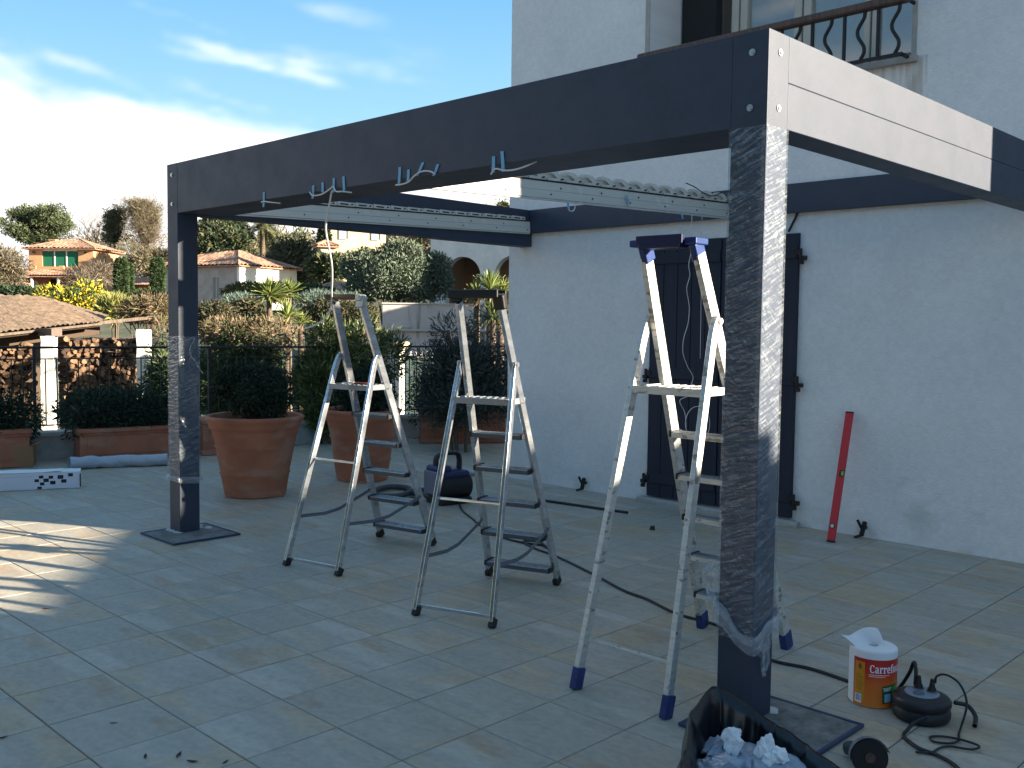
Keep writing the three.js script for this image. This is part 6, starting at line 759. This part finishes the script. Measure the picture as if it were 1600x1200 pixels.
{ // ochre two storey house
  const C = at(146, 420, 100), Y = (v) => at(146, v, 100).y, ye = Y(389), ym = Y(417), yb = Y(470); const h = corner('ochre_house', 'ochre two storey house with a tiled hip roof and green awnings at far left', C, 1.5); const wa = 6.9, wb = 5.6, zo0 = -5.45, zo1 = -1.6, yo0 = Y(417), yo1 = Y(393);
  mesh('wall', [box(0, wb, yb, ye, -0.25, 0), box(0, wb, yb, ye, -wa, -wa + 0.25), box(wb - 0.25, wb, yb, ye, -wa + 0.25, -0.25), box(0, 0.25, yb, ye, -wa + 0.25, zo0), box(0, 0.25, yb, ye, zo1, -0.25), box(0, 0.25, yo1, ye, zo0, zo1), box(0, 0.25, yb, yo0, zo0, zo1), box(1.6, 1.7, yo0, yo1, zo0, zo1)], M.ochre, h);
  for (let i = 0; i < 3; i++) { const a = mix(zo0, zo1, i / 3) + 0.06, b = mix(zo0, zo1, (i + 1) / 3) - 0.06; mesh('green_blind', box(0.10, 0.14, yo0, yo1, a, b), M.greenAwning, h); }
  for (let i = 1; i < 3; i++) { const z = mix(zo0, zo1, i / 3); mesh('mullion', box(0.05, 0.17, yo0, yo1, z - 0.06, z + 0.06), M.whitePlaster, h); } mesh('awning_box', box(-0.2, 0.02, yo1 + 0.02, yo1 + 0.14, zo0 + 0.2, zo1), M.whitePlaster, h);
  for (const x of [2.4, 4.1]) { const w = mesh('window', box(x - 0.25, x + 0.25, Y(410), Y(398), -0.02, 0.015), std([0.25, 0.15, 0.09], 0.8), h); mesh('sill', box(x - 0.32, x + 0.32, Y(411), Y(410), 0, 0.08), M.coping, w); }
  for (const z of [-6.3, -0.8]) mesh('wall_lamp', merge([cyl(0.09, 0.14, 0.22, 8, -0.12, Y(397), z), box(-0.1, 0, Y(397) + 0.1, Y(397) + 0.15, z - 0.02, z + 0.02)]), M.dark, h);
  mesh('roof', hipRoof(0, wb, -wa, 0, ye, 1.15, 0.5), M.roofTile, h); mesh('chimney', [box(1.7, 2.3, ye + 0.3, Y(374), -5.6, -5.0), box(1.62, 2.38, Y(374), Y(374) + 0.1, -5.68, -4.92)], M.ochre, h);
  // loggia in front: lean-to tiled roof, columns, parapet of the balcony
  mesh('loggia_roof', [roofSlope(V(-2.4, Y(432), -9.4), V(-2.4, Y(432), 0.6), V(0, Y(422), 0.6), V(0, Y(422), -9.4), 0.28, 0.07), box(-2.4, 0, Y(432) - 0.2, Y(432) - 0.1, -9.4, 0.6)], M.roofTile, h); mesh('balcony_parapet', [box(-0.5, -0.35, Y(421), Y(417), -6.6, -5.9), box(-0.5, -0.35, Y(421), Y(416), -3.4, -2.9)], M.ochre, h);
  for (const z of [-9.0, -5.4, -2.6, 0.2]) mesh('column', cyl(0.17, 0.15, Y(434) - yb, 10, -2.1, yb, z), M.whitePlaster, h);
  mesh('loggia_back', box(0.0, 0.02, yb, Y(433), -9.4, -7.41), M.pinkWall, h); mesh('ground_floor', box(-0.03, -0.005, yb, Y(434), -7.3, -0.3), M.pinkWall, h); mesh('door', box(-0.06, -0.031, yb, Y(437), -4.6, -3.6), M.dark, h); mesh('wall_disc', (() => { const c = cyl(0.38, 0.38, 0.06, 20); c.rotateZ(Math.PI / 2); c.translate(-0.07, Y(445), -6.2); return c; })(), M.whitePlaster, h);
  const C2 = at(262, 440, 96); const w2 = corner('garden_wing', 'low tiled wing with white columns right of the ochre house', at(268, 440, 97), 1.3);
  const y2 = (v) => at(230, v, 97).y; mesh('roof', [roofSlope(V(-2.2, y2(446), -6.8), V(-2.2, y2(446), 0.8), V(2.6, y2(432), 0.8), V(2.6, y2(432), -6.8), 0.28, 0.07)], M.roofTile, w2); mesh('wall', [box(0.2, 0.4, y2(480), y2(444), -6.6, 0.6), box(0.4, 2.4, y2(480), y2(436), -6.6, -6.4)], M.pinkWall, w2); for (const z of [-4.8, -3.2, -1.0, 0.3]) mesh('column', cyl(0.15, 0.14, y2(447) - y2(482), 10, -1.8, y2(482), z), M.whitePlaster, w2); mesh('door', box(0.15, 0.19, y2(480), y2(449), -2.7, -1.5), M.greenAwning, w2); void C2;
  const C3 = at(5, 452, 95); const sm = corner('small_house', 'small ochre gable showing at the left picture edge', C3, 1.1), y3 = (v) => at(0, v, 95).y; mesh('wall', box(0, 2.5, y3(480), y3(443), -4, 0), M.ochre, sm); mesh('roof', hipRoof(0, 2.5, -4, 0, y3(443), 0.6, 0.3), M.roofTile, sm);
}
{ // upper houses behind the juniper
  const C = at(603, 376, 78), Y = (v) => at(600, v, 78).y; const h = corner('upper_house', 'yellow house with pale blue shutters above the juniper', C, 1.75); const wa = 4.4;
  mesh('wall', [box(0, 3, Y(450), Y(338), -wa, 0)], M.whitePlaster.clone(), h).material.color.setRGB(1, 0.82, 0.55);
  for (const z of [-3.3, -0.75]) { const w = mesh('window', box(-0.03, 0.01, Y(375), Y(358), z - 0.28, z + 0.28), M.dark, h); mesh('shutter', box(-0.08, -0.031, Y(376), Y(357), z - 0.42, z + 0.18, 0.005), M.blueShutter, w); }
  mesh('roof', hipRoof(0, 3, -wa, 0, Y(338), 0.9, 0.4), M.roofTile, h);
  const C4 = at(501, 384, 66), y4 = (v) => at(510, v, 66).y; const s = corner('roof_cabin', 'small house with a tiled roof edge left of the yellow house', C4, 0.4); mesh('wall', box(0, 0.95, y4(450), y4(385), -1.0, 0), M.greyRender, s); mesh('roof', hipRoof(0, 0.95, -1.0, 0, y4(384), 0.35, 0.3, 0.22, 0.06), M.roofTile, s);
  const C5 = at(535, 455, 40), y5 = (v) => at(510, v, 40).y; const r = corner('low_roof', 'low pink tiled roof behind the grey green shrubs', at(545, 455, 40), 1.3); mesh('roof', [roofSlope(V(-0.3, y5(455), -1.9), V(-0.3, y5(455), 0.3), V(2.2, y5(437), 0.3), V(2.2, y5(437), -1.9), 0.2, 0.05)], M.roofTile, r); mesh('wall', box(0.05, 2.0, y5(480), y5(456), -1.8, 0.2), M.greyRender, r); void C5;
}
// ------------------------------------------------------------------ trees
function tree(name, label, blobs, trunkPts, r, n, size, aspect, cols, seed, o = {}) { const c = trunkPts[0], t = thing(name, label, 'tree', [c.x, 0, c.z], 0, o.group); const loc = (b) => { const q = b.slice(); q[0] -= c.x; q[2] -= c.z; return q; }; mesh('crown', leafSoup(n, blobPlace(blobs.map(loc), seed, o.fill ?? 0.35, o.lump ?? 0.55), size, aspect, cols, seed, o), M.leaf, t); const P = trunkPts.map((p) => p.clone().sub(V(c.x, 0, c.z))), gs = [tube(P, r, 12, 8)]; const R = rng(seed); for (let i = 0; i < (o.limbs ?? 7); i++) { const b = loc(blobs[i % blobs.length]), s = P[P.length - 1].clone().lerp(P[0], R() * 0.35), e = V(b[0] + (R() - 0.5) * b[3], b[1] + (R() - 0.2) * b[4] * 0.6, b[2] + (R() - 0.5) * b[5]); gs.push(tube([s, s.clone().lerp(e, 0.5).add(V((R() - 0.5) * b[3] * 0.3, b[4] * 0.15, 0)), e], r * 0.4, 8, 5)); } mesh('trunk', gs, M.bark, t); return t; }
{
  const tp = (u, v, d, topv) => { const b = at(u, v, d); return [b.clone().setY(Math.min(b.y, groundH(b.x, b.z)) - 0.5), b.clone().lerp(at(u + 2, topv, d), 0.5), at(u + 3, topv, d)]; };
  // crowns carried on real limbs: leaf clumps sit at the limb tips that fall inside the crown box
  const limbTree = (name, lab, box4, d, uT, vB, seed, o) => { const b = at(uT, vB, d), topY = at(uT, box4[1], d).y, t = thing(name, lab, 'tree', [b.x, 0, b.z]); const H = topY - b.y + 1.2, [gs, tips] = branches(V(0, b.y - 1.2, 0), H, o.r, seed, { levels: 3, n0: o.n0 ?? 8, n1: 4, trunk: o.trunk ?? 0.6, sp: o.sp ?? 1.0, from: o.from ?? 0.3, shrink: 0.62 });
    const ext = pb(...box4, d), lo = ext[1] - ext[4], hi = ext[1] + ext[4]; const cxr = (ext[0] - b.x) * HR.x + (ext[2] - b.z) * HR.z, xs = tips.map((p) => p.x * HR.x + p.z * HR.z), mx = Math.max(...xs.map(Math.abs)), ys = tips.map((p) => p.y), my = Math.max(...ys), sx = ext[3] / mx, sy = (hi - (b.y - 1.2)) / (my - (b.y - 1.2)); const map = (p) => { const rr = p.x * HR.x + p.z * HR.z, ff = p.x * HF.x + p.z * HF.z, k = smooth(b.y - 1.2, (lo + hi) / 2, p.y); const r2 = rr * mix(1, sx, k) + cxr * k * 0.9, f2 = ff * mix(1, sx, k); return V(HR.x * r2 + HF.x * f2, (p.y - (b.y - 1.2)) * sy + b.y - 1.2, HR.z * r2 + HF.z * f2); };
    for (const g of gs) { const pa = g.attributes.position; for (let i = 0; i < pa.count; i++) { const q = map(V(pa.getX(i), pa.getY(i), pa.getZ(i))); pa.setXYZ(i, q.x, q.y, q.z); } g.computeVertexNormals(); }
    mesh('branches', gs, o.bark || M.bark, t); const T2 = tips.map(map).filter((p) => p.y > lo); const Rb = rng(seed + 9), blobs = T2.map((p) => [p.x, p.y, p.z, o.cr, o.cr * 0.7, o.cr]); for (let i = 0; i < (o.extra ?? 26); i++) { const a2 = Rb() * 6.283, k2 = Math.sqrt(Rb()), yy = Rb() * 2 - 1; const w2 = Math.sqrt(Math.max(0, 1 - yy * yy * 0.8)) * k2; const qx = Math.cos(a2) * w2 * ext[3] * 0.92, qf = Math.sin(a2) * w2 * ext[3] * 0.8, s2 = o.cr * (0.7 + 0.9 * Rb()); blobs.push([ext[0] - b.x + HR.x * qx + HF.x * qf, ext[1] + yy * ext[4] * 0.88, ext[2] - b.z + HR.z * qx + HF.z * qf, s2, s2 * 0.65, s2]); } mesh('crown', leafSoup(o.n, blobPlace(blobs, seed, 0.1, 0.7), o.size, o.asp, o.cols, seed, { lift: o.lift ?? 0.2 }), M.leaf, t); return t; };
  limbTree('pine_tree', 'broad umbrella pine on the skyline behind the ochre house', [6, 324, 122, 384], 128, 66, 402, 15, { r: 0.26, n0: 13, trunk: 0.62, sp: 1.5, from: 0.35, cr: 0.75, n: 26000, size: 0.36, asp: 3, cols: LC.pine });
  limbTree('oak_tree', 'dull green tree standing left of the brown leafless tree', [158, 325, 202, 378], 118, 180, 402, 22, { r: 0.16, n0: 9, trunk: 0.66, sp: 0.8, from: 0.35, cr: 0.42, n: 6500, size: 0.34, asp: 3, cols: [[0.11, 0.115, 0.06], [0.085, 0.09, 0.045], [0.15, 0.14, 0.08]] });
  limbTree('leafless_tree', 'tall rounded brown leafless tree beside the far post', [190, 314, 272, 385], 116, 232, 405, 31, { r: 0.22, n0: 14, trunk: 0.62, sp: 1.0, from: 0.25, cr: 0.6, n: 17000, size: 0.55, asp: 15, cols: LC.twig.concat([[0.12, 0.12, 0.06]]), lift: 0.5 });
  for (const [u, d, hh, sd, lab] of [[133, 122, 4.4, 5, 'bare grey tree right of the umbrella pine'], [152, 120, 3.6, 8, 'bare grey tree left of the dull green tree'], [172, 119, 3.2, 12, 'small bare tree under the dull green tree']]) { const b = at(u, 392, d); const t = thing('bare_tree', lab, 'tree', [b.x, 0, b.z]); const [gs] = branches(V(0, b.y - 1.5, 0), hh + 2.2, 0.10, sd, { levels: 3, n0: 6, n1: 4, trunk: 0.62, sp: 0.75 }); mesh('branches', gs, M.barkPale, t); }
  { // palm
    const c = at(410, 353, 97), t = thing('palm_tree', 'palm tree with drooping fronds above the white house roof', 'palm tree', [c.x, 0, c.z]); mesh('trunk', jitterGeo(cyl(0.27, 0.22, 7, 14, 0, c.y - 7.2, 0), 0.04, 3, 4), M.bark, t); const R = rng(9), pos = [], col = [];
    for (let i = 0; i < 46; i++) { const az = R() * 6.28, el = mix(-0.2, 1.2, R()), L = 3.3 * (0.8 + 0.3 * R()), hd = V(Math.cos(az), 0, Math.sin(az)), sd = V(-Math.sin(az), 0, Math.cos(az)); const P = (s) => V(0, c.y - 0.2, 0).addScaledVector(hd, L * s * Math.cos(el * (1 - s * 0.4))).add(V(0, L * (Math.sin(el) * s - 0.85 * s * s), 0)); for (let j = 2; j < 26; j++) { const s = j / 26, p = P(s), q = P(Math.min(1, s + 0.03)), w = 0.42 * Math.sin(Math.PI * Math.min(1, s * 0.9 + 0.15)) + 0.05; for (const k of [-1, 1]) { const e = p.clone().addScaledVector(sd, k * w).addScaledVector(hd, 0.2).add(V(0, -0.15 - 0.1 * R(), 0)); const cc = [[0.07, 0.085, 0.03], [0.10, 0.11, 0.04], [0.16, 0.14, 0.05]][Math.floor(R() * 3)]; for (const x of [p, q, e]) { pos.push(x.x, x.y, x.z); col.push(...cc); } } } }
    const g = new THREE.BufferGeometry(); g.setAttribute('position', new THREE.Float32BufferAttribute(pos, 3)); g.setAttribute('color', new THREE.Float32BufferAttribute(col, 3)); g.computeVertexNormals(); mesh('fronds', g, M.leafShiny, t); }
  tree('olive_tree', 'grey green rounded tree right of the palm above the white house', [...clumps(pb(415, 372, 500, 450, 84, 3), 26, 0.9, 101), pb(430, 365, 480, 410, 84, 1.6), pb(470, 395, 520, 455, 82, 1.6)], tp(458, 460, 84, 415), 0.2, 17000, 0.42, 4, [[0.075, 0.085, 0.045], [0.105, 0.115, 0.065], [0.055, 0.065, 0.034]], 102, { fill: 0.25 });
  tree('dark_tree', 'dark evergreen tree left of the palm behind the white house', [...clumps(pb(290, 338, 402, 425, 96, 3), 40, 0.8, 103), ...clumps(pb(310, 330, 380, 390, 98, 2), 20, 0.7, 203)], tp(355, 430, 96, 390), 0.25, 16000, 0.48, 3, LC.oak.concat(LC.dark), 104, { fill: 0.25 });
  tree('tall_cypress', 'slim dark cypress behind the hanging white cable', [pb(500, 350, 514, 400, 74, 0.5), pb(501, 365, 515, 420, 74, 0.5)], tp(507, 425, 74, 390), 0.1, 4000, 0.3, 3, LC.dark, 105, { fill: 0.3, lump: 0.2, limbs: 2 });
  tree('garden_tree', 'bushy green tree between the grey green tree and the small tiled cabin', [...clumps(pb(486, 395, 536, 450, 60, 1.5), 14, 0.6, 106)], tp(510, 460, 60, 430), 0.1, 6000, 0.32, 3, LC.green.concat(LC.oak), 107);
  tree('skyline_tree', 'small dark treetop on the skyline left of the white house corner', [...clumps(pb(774, 316, 800, 345, 110, 1), 6, 0.6, 108)], tp(786, 380, 110, 335), 0.12, 2500, 0.4, 3, LC.oak, 109, { limbs: 3 });
  tree('skyline_cypress', 'cypress tops between the yellow house and the palm', [pb(552, 340, 566, 380, 82, 0.6), pb(560, 350, 576, 385, 82, 0.6)], tp(560, 400, 82, 375), 0.1, 4000, 0.32, 3, LC.dark, 110, { lump: 0.2, limbs: 2 });
  // far wood on the hill, one mass
  const bl = [], R = rng(123); for (let i = 0; i < 150; i++) { const u = mix(262, 800, R()), d = mix(112, 165, R()), r = (u - 800) / FPX * d, p = at(u, 500, d), gy = groundH(p.x, p.z), s = mix(1.8, 3.4, R()); void r; const c = R() < 0.45 ? LC.twig : R() < 0.6 ? LC.oak : LC.hedgeBrown; bl.push([p.x, gy + s * 1.0, p.z, s, s * mix(0.9, 1.3, R()), s, c]); }
  const w = mesh('woodland', leafSoup(90000, blobPlace(bl, 7, 0.3, 0.6), 0.75, 4, LC.oak, 124), M.leaf); tag(w, 'brown and green winter woodland covering the hill in the background', 'woodland', null, 'stuff');
  const b2 = []; for (let i = 0; i < 46; i++) { const u = mix(110, 300, R()), d = mix(121, 135, R()), p = at(u, mix(372, 398, R()), d), s = mix(1.0, 1.8, R()); b2.push([p.x, p.y - 0.5, p.z, s * 1.2, s, s * 1.2, R() < 0.7 ? LC.twig : LC.oak]); }
  for (let i = 0; i < 60; i++) { const u = mix(-60, 300, R()), d = mix(125, 175, R()), p = at(u, 500, d), gy = groundH(p.x, p.z), s = mix(1.4, 2.4, R()); b2.push([p.x, gy + s * 0.6, p.z, s * 1.3, s, s * 1.3, R() < 0.5 ? LC.twig : LC.oak]); }
  const w2 = mesh('far_scrub', leafSoup(26000, blobPlace(b2, 9, 0.15, 0.7), 0.7, 9, LC.oak, 125), M.leaf); tag(w2, 'low brown scrub along the far ridge at left', 'scrub', null, 'stuff');
}

{ // evergreens standing left of the terrace, out of frame; the dark front beam mirrors them
  for (const [x, z, h, sd, lab] of [[-12.5, -11, 8, 1, 'evergreen tree left of the picture, farthest from the camera'], [-13.2, -7.2, 8.8, 2, 'evergreen tree left of the picture, second from the far end'], [-12.8, -3.5, 8.2, 3, 'evergreen tree left of the picture, level with the near post'], [-13.4, 0.5, 8.8, 4, 'evergreen tree left of the picture, beside the camera'], [-13, 4.5, 8.4, 5, 'evergreen tree left of the picture, behind the camera']]) tree('evergreen_tree', lab, clumps([x, h * 0.5 - 0.5, z, 2.5, h * 0.52, 2.6], 40, 0.9, sd), [V(x, -1, z), V(x, h * 0.3, z), V(x + 0.1, h * 0.6, z)], 0.16, 12000, 0.36, 2, LC.dark, 500 + sd, { limbs: 6 });
}

renderer.render(scene, camera);
